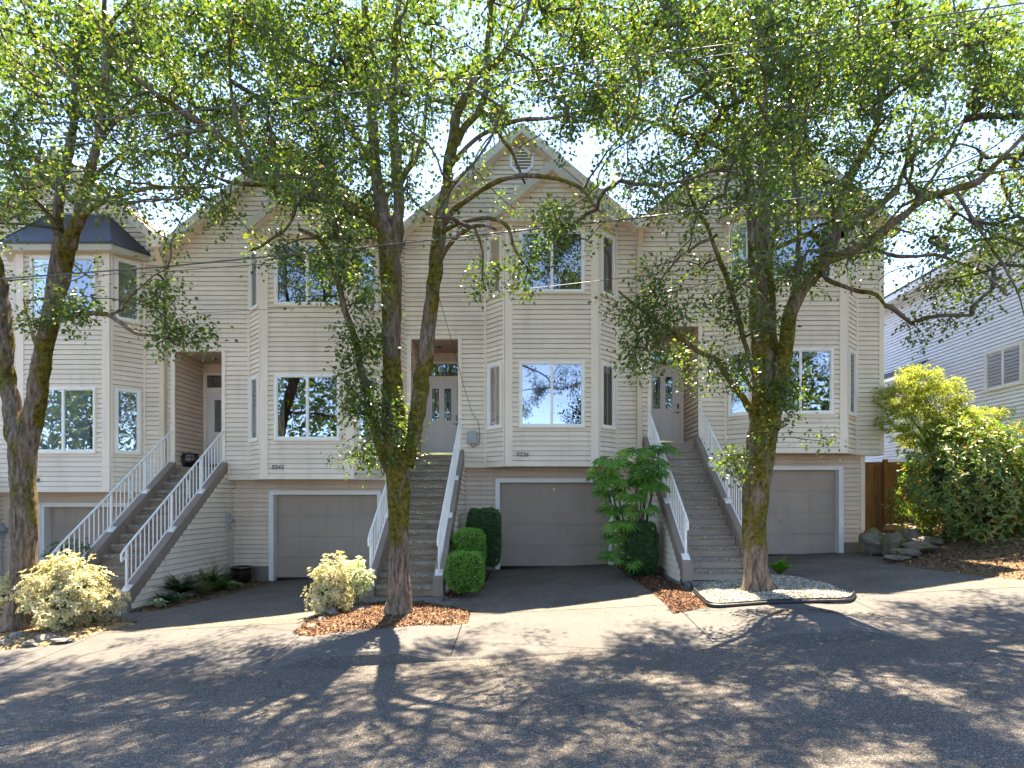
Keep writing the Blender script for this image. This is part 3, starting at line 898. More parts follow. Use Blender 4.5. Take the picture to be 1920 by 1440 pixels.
        for i in range(3):
            a, b = pts[i], pts[i + 1]
            k.quad((*a, zc2), (*b, zc2), (*b, zc2 - .05), (*a, zc2 - .05))
        for (a, b) in ((pts[1], tp[0]), (pts[2], tp[1]), ((pts[1][0] * .5 + pts[2][0] * .5, yf), (X(.64), YW - .03))):
            k.cyl((a[0], a[1], zc2 + .005), (b[0], b[1], zt + .005), .014, n=6)
        k.build('bay_metal_roof', M['metal_roof'], root)
        k = MB()
        ins = [(pts[0][0] + .03, pts[0][1]), (pts[1][0] + .02, pts[1][1] + .03), (pts[2][0] - .02, pts[2][1] + .03), (pts[3][0] - .03, pts[3][1])]
        for i in range(3):
            a, b = ins[i], ins[i + 1]
            k.quad((*a, zc2 - .048), (*b, zc2 - .048), (*b, zf), (*a, zf))
        k.quad((*ins[0], zf), (*ins[1], zf), (*ins[2], zf), (*ins[3], zf))
        k.build('bay_fascia', M['fascia'], root)
    # ---- gable vent
    vz = pz - .64; vx = px_
    k = MB()
    pts8 = [(-.30, -.14), (-.13, -.33), (.13, -.33), (.30, -.14), (.30, .10), (0, .42), (-.30, .10)]
    ipts = [(a * .78, b * .78) for a, b in pts8]
    for i in range(7):
        a, b, c, d = pts8[i], pts8[(i + 1) % 7], ipts[(i + 1) % 7], ipts[i]
        k.hexa([fw.p(vx + q[0], vz + q[1], .0) for q in (a, b, c, d)] + [fw.p(vx + q[0], vz + q[1], .05) for q in (a, b, c, d)])
    vent = k.build('gable_vent', M['white'], root)
    k = MB()
    z = -.25
    while z < .28:
        w_ = .23 if z < .08 else max(.04, .23 - (z - .08) * .75)
        if z < -.12: w_ = .23 - (-.12 - z) * .8
        fw.box(k, vx - w_, vx + w_, vz + z, vz + z + .035, .03, .04); z += .075
    k.build('louvre', M['trim'], vent)
    k = MB(); k.quad(*[fw.p(vx + a, vz + b, .022) for a, b in ipts]); k.build('vent_backing', M['black'], vent)
    # ---- roof
    y0, y1 = YW - .32, YW + FR
    t = .10
    k = MB()
    for (xe, ze) in ((xl, eL), (xr + (0.25 if end_wall else 0), eR - (0.21 if end_wall else 0))):
        k.hexa([(px_, y0, pz), (xe, y0, ze), (xe, y1, ze), (px_, y1, pz), (px_, y0, pz + t), (xe, y0, ze + t), (xe, y1, ze + t), (px_, y1, pz + t)])
    k.build('roof', M['shingle'], root)
    k = MB()
    for (xe, ze) in ((xl + .012, eL), (xr - .012 + (0.25 if end_wall else 0), eR - (0.21 if end_wall else 0))):
        k.hexa([(px_, y0 - .04, pz - .13), (xe, y0 - .04, ze - .13), (xe, y0 - .002, ze - .13), (px_, y0 - .002, pz - .13),
                (px_, y0 - .04, pz + t + .015), (xe, y0 - .04, ze + t + .015), (xe, y0 - .002, ze + t + .015), (px_, y0 - .002, pz + t + .015)])
    k.build('rake_fascia', M['fascia'], root)
    k = MB()
    for (xe, ze) in ((xl, eL), (xr + (0.25 if end_wall else 0), eR - (0.21 if end_wall else 0))):
        k.quad((px_, y0, pz - .118), (xe, y0, ze - .118), (xe, YW + .02, ze - .118), (px_, YW + .02, pz - .118))
    k.build('rake_soffit', M['trim'], root)
    # ---- garage level
    gl, gr = X(-1.53), (X(2.93) if not end_wall else X(2.62))
    fg = Frame((0, YG, 0), (1, 0, 0), (0, -1, 0))
    g_l, g_r, g_t = X(-0.65) + gx, X(2.13) + gx, Z(.48)
    if key == 2: g_l += .14
    gbz = base_z(X(.7), YG)
    k = MB()
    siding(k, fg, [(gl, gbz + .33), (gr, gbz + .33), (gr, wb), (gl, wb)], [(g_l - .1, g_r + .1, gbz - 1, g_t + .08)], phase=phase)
    k.build('garage_wall', M['shaded_siding'], root)
    for a, b in ((gl, g_l - .1), (g_r + .1, gr)):
        k = MB(); k.box(a, b, YG, YG + .2, gbz - .5, gbz + .34); k.build('foundation', M['foundation'], root)
    k = MB()
    for (a, b, c, d) in ((g_l - .1, g_l, gbz - .05, g_t + .08), (g_r, g_r + .1, gbz - .05, g_t + .08), (g_l, g_r, g_t, g_t + .08)):
        fg.box(k, a, b, c, d, -.2, .03)
        if c < g_t: fg.box(k, a - .012 if a < g_l else b - .022, a + .022 if a < g_l else b + .012, c, d + .012, .031, .045)
    fg.box(k, g_l - .112, g_r + .112, g_t + .08, g_t + .10, -.1, .045)
    k.build('garage_frame', M['white'], root)
    fgd = Frame((0, YGD, 0), (1, 0, 0), (0, -1, 0))
    k = MB(); hh = (g_t - gbz) / 4
    for i in range(4):
        z0 = gbz + i * hh; z1 = z0 + hh
        fgd.box(k, g_l - .02, g_r + .02, z0 + .004, z1 - .004, -.04, 0)
        n_ = 4
        for j in range(n_):
            a = g_l + (g_r - g_l) * j / n_ + .035; b = g_l + (g_r - g_l) * (j + 1) / n_ - .035
            fgd.box(k, a, b, z0 + .05, z1 - .05, 0, .006)
    fgd.box(k, g_l - .02, g_r + .02, gbz, g_t, -.06, -.03)
    gd = k.build('garage_door', M['garage'], root)
    k = MB(); fgd.box(k, g_l - .0, g_r + .0, gbz - .01, gbz + .025, .001, .03); k.build('bottom_seal', M['black'], gd)
    k = MB(); gc = (g_l + g_r) / 2
    k.cyl(fgd.p(gc, gbz + hh * 1.62, .0), fgd.p(gc, gbz + hh * 1.62, .02), .022, n=12); fgd.box(k, gc - .008, gc + .008, gbz + hh * 1.5, gbz + hh * 1.66, .02, .035)
    k.build('handle', M['galv'], gd)
    k = MB(); fgd.box(k, gc - .05, gc + .05, gbz + .10, gbz + .12, .0, .04); k.build('lift_handle', M['galv'], gd)
    if key == 3:
        k = MB(); k.cyl(fgd.p(gc, g_t - .17, 0), fgd.p(gc, g_t - .17, .01), .03, n=14); k.build('peephole', M['white'], gd)
    # ---- side walls at the ends, back
    if end_wall:
        k = MB()
        fe = Frame((xr, YW, 0), (0, 1, 0), (1, 0, 0))
        siding(k, fe, [(0, wb), (FR, wb), (FR, eR - .1), (0, eR - .1)], phase=phase)
        fe2 = Frame((gr, YG, 0), (0, 1, 0), (1, 0, 0))
        siding(k, fe2, [(0, gbz), (FR - .3, gbz), (FR - .3, wb), (0, wb)], phase=phase)
        k.build('end_wall', M['siding'], root)
        k = MB(); fg.box(k, gr - .09, gr + .02, gbz + .64, wb - .03, .002, .032); k.build('garage_corner_trim', M['trim'], root)
    k = MB(); k.quad((xl, YGD + .35, gbz - .8), (xr, YGD + .35, gbz - .8), (xr, YGD + .35, wb + .2), (xl, YGD + .35, wb + .2)); k.build('light_blocker', M['dark_in'], root)  # added unseen dark plane, stops sun leaking through the open house
    if key == 1:
        k = MB(); k.box(xl - .02, xl, YW, YW + FR, gbz - .8, eL); k.build('end_wall', M['siding'], root)
    k = MB(); k.quad((xl, YW + FR, gbz), (xr, YW + FR, gbz), (xr, YW + FR, eR), (px_, YW + FR, pz), (xl, YW + FR, eL)); k.build('rear_wall', M['siding'], root)
    return root

UNITS = {3: (0.0, 0.0), 4: (6.0, 0.32), 2: (-5.9, -0.31), 1: (-11.79, -0.62)}
def pk(px, py): s = F_PX / (YW - .32); return ((px - CX) / s, (HY - py) / s - .1)
house(1, -14.85, -8.93, *UNITS[1], 'hip', '0248', gx=.2, peak=pk(102, 280),
      labels='beige townhouse at the left edge, blue metal bay roof, left tree in front',
      wins={('f', 1): ('slats', 0, 1, .97), ('r', 1): ('slats', 0, 1, .97), ('r', 0): ('slats', 0, 1, .97), ('f', 0): ('cloth', 0.0, .9, 1), ('l', 0): ('slats', 0, 1, .97)})
house(2, -8.93, -3.02, *UNITS[2], 'gable', '0242', gx=0, peak=pk(538, 257),
      labels='beige townhouse numbered 0242, black pot on its landing and shady porch',
      wins={('f', 1): ('cloth', 0, .12, 1), ('f', 0): ('cloth', 0, .1, 1), ('l', 1): ('slats', 0, 1, .9), ('l', 0): ('slats', 0, 1, .9)})
house(3, -3.02, 2.80, *UNITS[3], 'gable', '0236', gx=0, peak=pk(978, 232),
      labels='beige townhouse numbered 0236, boxwoods beside its garage and vent in gable',
      wins={('f', 0): ('cloth', 0, .48, 1), ('l', 0): ('slats', 0, .9, .1), ('r', 0): ('slats', 0, .9, .1), ('f', 1): ('cloth', 0, .1, 1)})
house(4, 2.80, 8.93, *UNITS[4], 'hip', '0230', gx=-.15, peak=pk(1438, 210), end_wall=True,
      labels='beige townhouse numbered 0230 at the right end of the row',
      wins={('f', 0): ('slats', .5, 1, .08), ('l', 1): ('slats', 0, 1, .9)})

# ---- downspouts between the houses (things of their own, fixed to the wall)
def downspout(x, ztop, zbot, label):
    root = empty('downspout', (x, YW, zbot), label, 'downspout', 'downspouts between the townhouses')
    k = MB()
    k.box(x - .062, x + .062, YW - .125, YW - .022, zbot, ztop - .9)
    k.build('pipe', M['downspout'], root)
    k = MB()
    k.hexa([(x - .06, YW - .125, ztop - .9), (x + .06, YW - .125, ztop - .9), (x + .06, YW - .03, ztop - .9), (x - .06, YW - .03, ztop - .9),
            (x - .06, YW - .36, ztop - .55), (x + .06, YW - .36, ztop - .55), (x + .06, YW - .26, ztop - .55), (x - .06, YW - .26, ztop - .55)])
    k.build('elbow', M['downspout'], root)
    k = MB(); k.box(x - .16, x + .16, YW - .48, YW - .18, ztop - .55, ztop - .22); k.build('collector_box', M['trim'], root, bevel=.01)
    k = MB(); k.box(x - .07, x + .07, YW - .13, YW - .02, ztop - 2.9, ztop - 2.87); k.build('joint_band', M['downspout'], root)
downspout((308 - CX) / 75 , 6.72, .6, 'tall tan downspout between the blue roofed house and house 0242')
downspout((748 - CX) / 75 , 6.95, .9, 'tan downspout behind the double trunked middle tree')
downspout((1198 - CX) / 75 , 7.20, 1.1, 'tan downspout left of the door of house 0230')

# ------------------------------------------------------------------ stairs
def stairs(ux, dz, riser_m, label):
    X = lambda v: v + ux
    x0, x1 = X(-3.02), X(-1.53); sw = .20
    zt = 1.16 + dz
    zg = base_z((x0 + x1) / 2, YF) + (.06 if ux > -8 else .02)
    root = empty('staircase', ((x0 + x1) / 2, YF, zg), label, 'staircase', 'front staircases of the townhouses')
    n = 15
    rise = (zt - zg) / n; run = (YW - YF - .05) / (n - 1)
    i0, i1 = x0 + sw, x1 - sw
    for i in range(n - 1):
        y = YF + .03 + i * run; z = zg + (i + 1) * rise
        k = MB(); k.box(i0 + .002, i1 - .002, y - .03, y + run + .01, z - .075, z)
        tr = k.build('tread', M['tread'], root, bevel=.008)
        k = MB(); k.box(i0 + .002, i1 - .002, y, y + .035, z - rise - .002, z - .077); k.build('riser', riser_m, root)
    k = MB(); k.box(i0 + .002, i1 - .002, YW - .025, YW + .003, zt - rise + .002, zt - .03); k.box(X(-2.853), X(-1.68), YW - .05, YW + .003, zt - .03, zt + .002); k.build('riser', riser_m, root)
    ct0 = zg + .32; ct1 = zt + .13
    for sgn, (a, b) in ((-1, (x0, x0 + sw)), (1, (x1 - sw, x1))):
        k = MB()
        yb0, yb1 = YF - .05, YW - .0
        f0 = YF + .0
        # sloping curb with a level cap and a block foot
        k.hexa([(a, yb0, zg - .05), (b, yb0, zg - .05), (b, YW - .03, zg + 1.6), (a, YW - .03, zg + 1.6),
                (a, yb0, ct0), (b, yb0, ct0), (b, YW - .03, ct1), (a, YW - .03, ct1)])
        st = k.build('stringer', M['stringer'], root, bevel=.006)
        k = MB(); k.box(a + .004, b - .004, yb0 - .008, yb0 + .02, zg - .04, ct0 - .012); k.build('end_block', M['block_wood'] if ux < -3 else M['stringer'], root)
        # side cladding below the curb
        xs_ = a if sgn < 0 else b
        frs = Frame((xs_ + sgn * .0, YF, 0), (0, 1, 0), (sgn, 0, 0))
        L = YG - YF
        gz0 = base_z(xs_, YF)
        sl = (ct1 - ct0) / (YW - .03 - yb0)
        k = MB()
        siding(k, frs, [(.06, gz0 + .02), (L, gz0 + .25 if ux != 0 else gz0 + .33), (L, ct1 - .16), (YW - YF, ct1 - .2), (.06, ct0 - .19)], phase=.873 + dz)
        k.build('side_cladding', M['siding'], root)
        k = MB()
        k.hexa([(xs_, YF + .02, zg - .3), (xs_ + sgn * .015, YF + .02, zg - .3), (xs_ + sgn * .015, YG, zg - .3), (xs_, YG, zg - .3),
                (xs_, YF + .02, gz0 + .05), (xs_ + sgn * .015, YF + .02, gz0 + .05), (xs_ + sgn * .015, YG, gz0 + .32), (xs_, YG, gz0 + .32)])
        k.build('plinth', M['foundation'], root)
        # railing
        rx = (a + b) / 2
        cz = lambda y: ct0 + sl * (y - yb0)
        ya, yb = YF + .10, YW - .06
        rt = .79; rb_ = .10
        k = MB()
        k.cyl((rx, ya, cz(ya) + rt), (rx, yb, cz(yb) + rt), .021, n=8)
        # turned back end
        k.cyl((rx, ya, cz(ya) + rt), (rx, ya - .16, cz(ya) + rt - .13), .021, n=8)
        k.cyl((rx, ya - .16, cz(ya) + rt - .13), (rx, ya - .16, cz(ya) + rt - .27), .021, n=8)
        k.cyl((rx, ya - .16, cz(ya) + rt - .27), (rx, ya, cz(ya) + rt - .16), .017, n=8)
        rail = k.build('railing', M['rail'], root, smooth=False)
        k = MB(); k.cyl((rx, ya, cz(ya) + rb_), (rx, yb, cz(yb) + rb_), .016, n=6); k.build('bottom_rail', M['rail'], rail)
        for t in (0.0, .40, .72):
            y = ya + (yb - ya) * t
            k = MB(); k.box(rx - .02, rx + .02, y - .02, y + .02, cz(y) + .005, cz(y) + rt - .01)
            k.hexa([(rx - .07, y - .07, cz(y - .07) + .001), (rx + .07, y - .07, cz(y - .07) + .001), (rx + .07, y + .07, cz(y + .07) + .001), (rx - .07, y + .07, cz(y + .07) + .001),
                    (rx - .07, y - .07, cz(y - .07) + .014), (rx + .07, y - .07, cz(y - .07) + .014), (rx + .07, y + .07, cz(y + .07) + .014), (rx - .07, y + .07, cz(y + .07) + .014)])
            k.build('post', M['rail'], rail)
        nb = 27
        for j in range(1, nb):
            t = j / nb
            if min(abs(t - q) for q in (0, .40, .72)) < .015: continue
            y = ya + (yb - ya) * t
            k = MB(); k.box(rx - .008, rx + .008, y - .008, y + .008, cz(y) + rb_, cz(y) + rt - .015)
            k.build('baluster', M['rail'], rail)
        y = ya + (yb - ya) * (15.5 / nb)
        k = MB()
        for q in (-.035, .035): k.box(rx - .006, rx + .006, y + q - .006, y + q + .006, cz(y) + .22, cz(y) + .62)
        for zz in (.22, .30, .38, .46, .54, .61): k.box(rx - .005, rx + .005, y - .035, y + .035, cz(y) + zz, cz(y) + zz + .012)
        for zz in (.34, .42, .50): k.cyl((rx - .004, y, cz(y) + zz), (rx + .004, y, cz(y) + zz), .022, n=10)
        k.build('scroll_panel', M['rail'], rail)
    return root
stairs(UNITS[1][0], UNITS[1][1], M['riser_wood'], 'outdoor staircase at the far left, mostly beyond the frame')
stairs(UNITS[2][0], UNITS[2][1], M['riser_wood'], 'staircase with white railings rising to the landing with the black pot')
stairs(UNITS[3][0], UNITS[3][1], M['riser_wood'], 'staircase with white railings partly hidden behind the middle tree trunk')
stairs(UNITS[4][0] - .05, UNITS[4][1], M['riser_grey'], 'grey staircase with white railings behind the right tree')

# path pads before the stairs
for ux, y0 in ((0, 10.35), (-5.9, 10.6), (6.0, 11.2), (-11.79, 10.6)):
    k = MB()
    x0, x1 = ux - 3.05, ux - (.86 if ux == 0 else 1.45)
    zp = base_z((x0 + x1) / 2, YF) + .045
    k.hexa([(x0, y0, zp - .15), (x1, y0, zp - .15), (x1, YF - .06, zp - .15), (x0, YF - .06, zp - .15),
            (x0, y0, zp - .02), (x1, y0, zp - .01), (x1, YF - .06, zp), (x0, YF - .06, zp)])
    o = k.build('path', M['path'], None); o["kind"] = 'structure'

# ------------------------------------------------------------------ neighbour's house, fence
XN = 12.5
nb_ = empty('neighbour_house', (XN, 18, base_z(XN, 18)), 'white clapboard house beyond the fence at the right edge', 'house')
fn_ = Frame((XN, 0, 0), (0, 1, 0), (-1, 0, 0))
k = MB()
NW = (15.5, 17.0, (HY - 731) * 17 / F_PX - .05, (HY - 650) * 17 / F_PX)
NW = (15.68, 16.95, 2.98, 4.02)
siding(k, fn_, [(12.0, 1.35), (27, 1.35), (27, 6.62), (12.0, 6.62)], [NW], pitch=.1016)
k.build('wall', M['nwhite'], nb_)
k = MB(); k.box(XN + .05, XN + .1, 12.0, 27, -1.2, 1.35); k.build('lower_wall', M['tan'], nb_)
k = MB(); k.box(XN - .02, XN + 6, 11.98, 12.0, -1.2, 6.7); k.build('front_wall', M['nwhite'], nb_)
window(nb_, fn_, *NW, True, None, None, 'nglass')
k = MB()
k.hexa([(XN - .45, 11.6, 6.62), (XN - .45, 27.3, 6.62), (XN - .40, 27.3, 6.62), (XN - .40, 11.6, 6.62), (XN - .45, 11.6, 6.82), (XN - .45, 27.3, 6.82), (XN - .40, 27.3, 6.82), (XN - .40, 11.6, 6.82)])
k.build('eave_fascia', M['white'], nb_)
k = MB(); k.quad((XN - .4, 11.6, 6.63), (XN - .4, 27.3, 6.63), (XN + .05, 27.3, 6.63), (XN + .05, 11.6, 6.63)); k.build('eave_soffit', M['white'], nb_)
k = MB()
k.hexa([(XN - .47, 11.6, 6.80), (XN - .47, 27.3, 6.80), (XN + 4, 27.3, 9.0), (XN + 4, 11.6, 9.0), (XN - .47, 11.6, 6.86), (XN - .47, 27.3, 6.86), (XN + 4, 27.3, 9.06), (XN + 4, 11.6, 9.06)])
k.build('roof', M['shingle'], nb_)
# small lean-to hood over its side door
k = MB()
k.hexa([(XN - .85, 19.35, 3.78), (XN - .85, 24.0, 3.78), (XN - .02, 24.0, 4.35), (XN - .02, 19.35, 4.35), (XN - .85, 19.35, 3.84), (XN - .85, 24.0, 3.84), (XN - .02, 24.0, 4.41), (XN - .02, 19.35, 4.41)])
k.build('porch_roof', M['metal_roof'], nb_)
k = MB(); k.box(XN - .86, XN - .83, 19.33, 24.02, 3.66, 3.84); k.quad((XN - .85, 19.34, 3.66), (XN - .02, 19.34, 3.66), (XN - .02, 19.34, 4.36), (XN - .85, 19.34, 3.80)); k.build('porch_fascia', M['nwhite'], nb_)
k = MB(); k.box(XN - .25, XN - .02, 12.0, 27, 1.18, 1.34); k.build('belt_fascia', M['tan'], nb_)

fen = empty('wooden_fence', (10.8, 16.6, -.7), 'brown cedar board fence between the end house and the shrubs', 'fence')
k = MB(); x = 8.78
i = 0
while x < 12.3:
    w_ = .135
    h = 1.00 + .012 * math.sin(i * 2.3)
    y = 16.75 + (0.012 if i % 2 else 0)
    k.hexa([(x, y, -.85), (x + w_, y, -.85), (x + w_, y + .02, -.85), (x, y + .02, -.85), (x, y, h), (x + w_, y, h), (x + w_, y + .02, h), (x, y + .02, h)])
    x += w_ + .006; i += 1
k.build('boards', M['fence'], fen)
k = MB(); k.box(8.78, 12.3, 16.70, 16.74, .98, 1.05); k.build('top_rail', M['fence'], fen)
for x in (9.55, 11.2):
    k = MB(); k.box(x, x + .1, 16.6, 16.7, -.85, 1.12); k.build('post', M['fence'], fen)

# ------------------------------------------------------------------ wall boxes, meters, pots, wires, covers
def meter(x, y, z, nx, label):
    """nx: +1 box on a wall that faces +X, 0 on a wall facing the street"""
    fr = Frame((x, y, z), (0, 1, 0), (1, 0, 0)) if nx else Frame((x, y, z), (1, 0, 0), (0, -1, 0))
    root = empty('electric_meter', (x, y, z), label, 'meter', 'electric meters on the garage side walls')
    k = MB(); fr.box(k, -.12, .12, -.2, .2, .02, .05); k.build('back_plate', M['galv'], root, bevel=.008)
    k = MB(); k.cyl(fr.p(0, .03, .05), fr.p(0, .03, .09), .085, n=18); k.build('meter_ring', M['galv'], root)
    k = MB(); k.cyl(fr.p(0, .03, .09), fr.p(0, .03, .16), .072, .06, n=18); k.build('glass_dome', M['boxgrey'], root)
    k = MB(); k.cyl(fr.p(0, -.2, .05), fr.p(0, -1.15, .05), .016, n=8); k.build('conduit', M['galv'], root)
meter(-7.43, 15.55, W(430, 978, 15.55).z, 1, 'grey electric meter on the cladding right of the pot staircase')
meter(UNITS[1][0] - 1.53 + .02, 15.77, W(4, 995, 15.8).z, 1, 'grey electric meter at the left edge of the photo, left of the left tree')
cb = W(886, 821, YW)
croot = empty('cable_box', cb, 'grey cable box with a dangling wire on the wall right of door 0236', 'cable box')
k = MB(); k.box(cb.x - .13, cb.x + .13, YW - .12, YW - .02, cb.z - .17, cb.z + .17); k.build('case', M['boxgrey'], croot, bevel=.03)
k = MB()
pts = [cb + Vector((.15, -.06, .42)), cb + Vector((.17, -.07, .2)), cb + Vector((.19, -.07, 0)), cb + Vector((.16, -.07, -.18)), cb + Vector((.0, -.07, -.23)), cb + Vector((-.03, -.07, -.17))]
for a, b_ in zip(pts[:-1], pts[1:]): k.cyl(a, b_, .008, n=5)
k.build('loose_cable', M['black'], croot)

def lathe(name, c, prof, m, parent=None, n=32, smooth_=True):
    v = []; f = []
    for (r, z) in prof:
        for k_ in range(n):
            t = 2 * math.pi * k_ / n
            v.append((c[0] + r * math.cos(t), c[1] + r * math.sin(t), c[2] + z))
    for i in range(len(prof) - 1):
        for k_ in range(n):
            f.append((i * n + k_, i * n + (k_ + 1) % n, (i + 1) * n + (k_ + 1) % n, (i + 1) * n + k_))
    me = bpy.data.meshes.new(name); me.from_pydata(v, [], f); me.materials.append(m)
    me.polygons.foreach_set('use_smooth', [smooth_] * len(f))
    return world_to_parent(link(bpy.data.objects.new(name, me)), parent)
gx_, gy_ = W(450, 0, 15.35).x, 15.35
pz_ = base_z(gx_, gy_)
pr = empty('flower_pot', (gx_, gy_, pz_), 'black glazed pot standing beside the garage door of house 0242', 'pot')
lathe('pot_body', (gx_, gy_ + .1, pz_), [(0, .02), (.17, .02), (.20, .06), (.255, .22), (.27, .34), (.26, .40), (.275, .41), (.30, .43), (.30, .46), (.26, .46), (.25, .38), (0, .36)], M['pot'], pr)
pc = W(356, 874, 16.05); pc.z = 1.16 - .31
pr2 = empty('flower_pot', pc, 'round black glazed pot on the landing of house 0242', 'pot')
lathe('pot_body', pc, [(0, .0), (.12, .0), (.20, .08), (.245, .19), (.235, .28), (.20, .335), (.225, .35), (.235, .375), (.20, .38), (.185, .33), (0, .31)], M['pot'], pr2)

def wire(name, pts, r, label, group='overhead wires across the street trees'):
    k = MB()
    P = [Vector(p) for p in pts]
    fine = []
    for i in range(len(P) - 1):
        for t in range(6): fine.append(P[i].lerp(P[i + 1], t / 6))
    fine.append(P[-1])
    # sag: smooth by a parabola through the ends
    for a, b_ in zip(fine[:-1], fine[1:]): k.cyl(a, b_, r, n=5, cap=False)
    o = k.build(name, M['wire'], None, smooth=True)
    return tag(o, label, 'wire', group)
wire('overhead_wire', [W(-500, 558, 9.0), W(0, 523, 8.9), W(310, 500, 8.85), W(640, 468, 8.8), W(960, 434, 8.75), W(1187, 410, 8.7), W(1440, 380, 8.65), W(1900, 318, 8.6), W(2500, 235, 8.5)], 0.0115, 'lowest thick overhead wire, crossing the upper bay windows')
wire('overhead_wire', [W(-500, 566, 9.05), W(0, 526, 8.95), W(310, 509, 8.9), W(520, 493, 8.85), W(760, 466, 8.8), W(1000, 430, 8.78), W(1500, 372, 8.7), W(2200, 280, 8.6)], 0.0054, 'thin wire running just under the lowest thick overhead wire')
wire('overhead_wire', [W(-400, 250, 8.2), W(150, 228, 8.2), W(480, 195, 8.15), W(753, 162, 8.1), W(1063, 123, 8.1), W(1390, 80, 8.0), W(2000, -5, 8.0)], 0.0101, 'upper overhead wire passing above the vented gable peak')
wire('overhead_wire', [W(-400, 290, 8.3), W(200, 255, 8.25), W(480, 222, 8.2), W(813, 183, 8.15), W(1073, 140, 8.1), W(1500, 84, 8.1), W(2000, 10, 8.0)], 0.0074, 'overhead wire just below the upper one near the gable peak')
wire('overhead_wire', [W(-400, 320, 8.4), W(150, 270, 8.4), W(372, 241, 8.4), W(700, 228, 8.3), W(910, 200, 8.3), W(1133, 165, 8.2), W(1800, 60, 8.1)], 0.0054, 'thin overhead wire, third from the top')
wire('service_wire', [W(323, 590, 15.2), W(627, 573, 12.5), W(740, 563, 11.8), W(960, 545, 11.0), W(1153, 523, 10.4), W(1280, 507, 10.1), W(1700, 440, 9.2), W(2300, 330, 8.6)], 0.0061, 'thin service wire slanting over the second storey siding')
wire('service_wire', [W(822, 553, 11.5), W(845, 632, 13.2), W(868, 718, 14.6), W(886, 776, 15.3), Vector((cb.x + .15, YW - .06, cb.z + .40))], 0.0061, 'thin service wire dropping to the grey cable box')

def cover(pxs, label):
    pts = [gs(*p) for p in pxs]
    c = Vector((sum(p[0] for p in pts) / 4, sum(p[1] for p in pts) / 4, 0)); c.z = walk_z(c.x, c.y)
    root = empty('utility_cover', c, label, 'utility cover', 'utility covers set in the sidewalk')
    sn = lambda p, dz_, s=1.0: (c.x + (p[0] - c.x) * s, c.y + (p[1] - c.y) * s, walk_z(c.x + (p[0] - c.x) * s, c.y + (p[1] - c.y) * s) + dz_)
    k = MB()
    for i in range(4):
        a, b_ = pts[i], pts[(i + 1) % 4]
        k.hexa([sn(a, -.03), sn(b_, -.03), sn(b_, -.03, .88), sn(a, -.03, .88), sn(a, .012), sn(b_, .012), sn(b_, .012, .88), sn(a, .012, .88)])
    k.build('rim', M['kerb'], root)
    k = MB(); k.hexa([sn(p, -.03, .88) for p in pts] + [sn(p, .006, .88) for p in pts]); lid = k.build('lid', M['cover'], root)
    k = MB()
    for q in range(1, 9):
        t = q / 9
        a = (pts[0][0] * (1 - t) + pts[1][0] * t, pts[0][1] * (1 - t) + pts[1][1] * t); b_ = (pts[3][0] * (1 - t) + pts[2][0] * t, pts[3][1] * (1 - t) + pts[2][1] * t)
        p, q2 = Vector(sn(a, .012, .8)), Vector(sn(b_, .012, .8))
        k.cyl(p, q2, .007, n=4)
    k.build('grid_ribs', M['cover'], lid)
cover([(1432, 1157), (1492, 1154), (1506, 1167), (1444, 1170)], 'rusty utility cover, left of the pair below the gravel bed')
cover([(1514, 1153), (1560, 1152), (1585, 1164), (1535, 1166)], 'dark utility cover, right of the pair in the sidewalk')
# ------------------------------------------------------------------ trees
def catmull(P, Rr, step):
    P = [Vector(p) for p in P]
    out = []; rad = []
    n = len(P)
    for i in range(n - 1):
        p0 = P[max(i - 1, 0)]; p1 = P[i]; p2 = P[i + 1]; p3 = P[min(i + 2, n - 1)]
        k = max(1, int((p2 - p1).length / step))
        for j in range(k):
            t = j / k
            q = 0.5 * ((2 * p1) + (p2 - p0) * t + (2 * p0 - 5 * p1 + 4 * p2 - p3) * t * t + (3 * p1 - p0 - 3 * p2 + p3) * t ** 3)
            out.append(q); rad.append(Rr[i] * (1 - t) + Rr[i + 1] * t)
    out.append(P[-1]); rad.append(Rr[-1])
    return out, rad

class Tubes:
    def __init__(s): s.v = []; s.f = []
    def add(s, pts, rad, n, rough=0.0, seed=0, cap=True):
        i0 = len(s.v)
        a = None
        for i, p in enumerate(pts):
            d = (pts[min(i + 1, len(pts) - 1)] - pts[max(i - 1, 0)])
            if d.length < 1e-9: d = Vector((0, 0, 1))
            d.normalize()
            if a is None: a = d.orthogonal().normalized()
            a = (a - d * a.dot(d)); a.normalize(); b = d.cross(a)
            for k in range(n):
                t = 2 * math.pi * k / n
                c = a * math.cos(t) + b * math.sin(t)
                r = rad[i]
                if rough:
                    q = p + c * r
                    nz = noise.noise(Vector((q.x * 3.1, q.y * 3.1, q.z * 1.1 + seed))) * 0.20 + noise.noise(Vector((q.x * 11, q.y * 11, q.z * 3 + seed))) * 0.12 + noise.noise(Vector((q.x * 34, q.y * 34, q.z * 16))) * 0.06
                    r *= 1 + nz * rough
                s.v.append(tuple(p + c * r))
        for i in range(len(pts) - 1):
            for k in range(n):
                s.f.append((i0 + i * n + k, i0 + i * n + (k + 1) % n, i0 + (i + 1) * n + (k + 1) % n, i0 + (i + 1) * n + k))
        if cap: s.f.append(tuple(i0 + (len(pts) - 1) * n + k for k in range(n)))
    def build(s, name, m, parent, smooth_=True):
        me = bpy.data.meshes.new(name); me.from_pydata(s.v, [], s.f); me.materials.append(m)
        me.polygons.foreach_set('use_smooth', [smooth_] * len(s.f))
        return world_to_parent(link(bpy.data.objects.new(name, me)), parent)

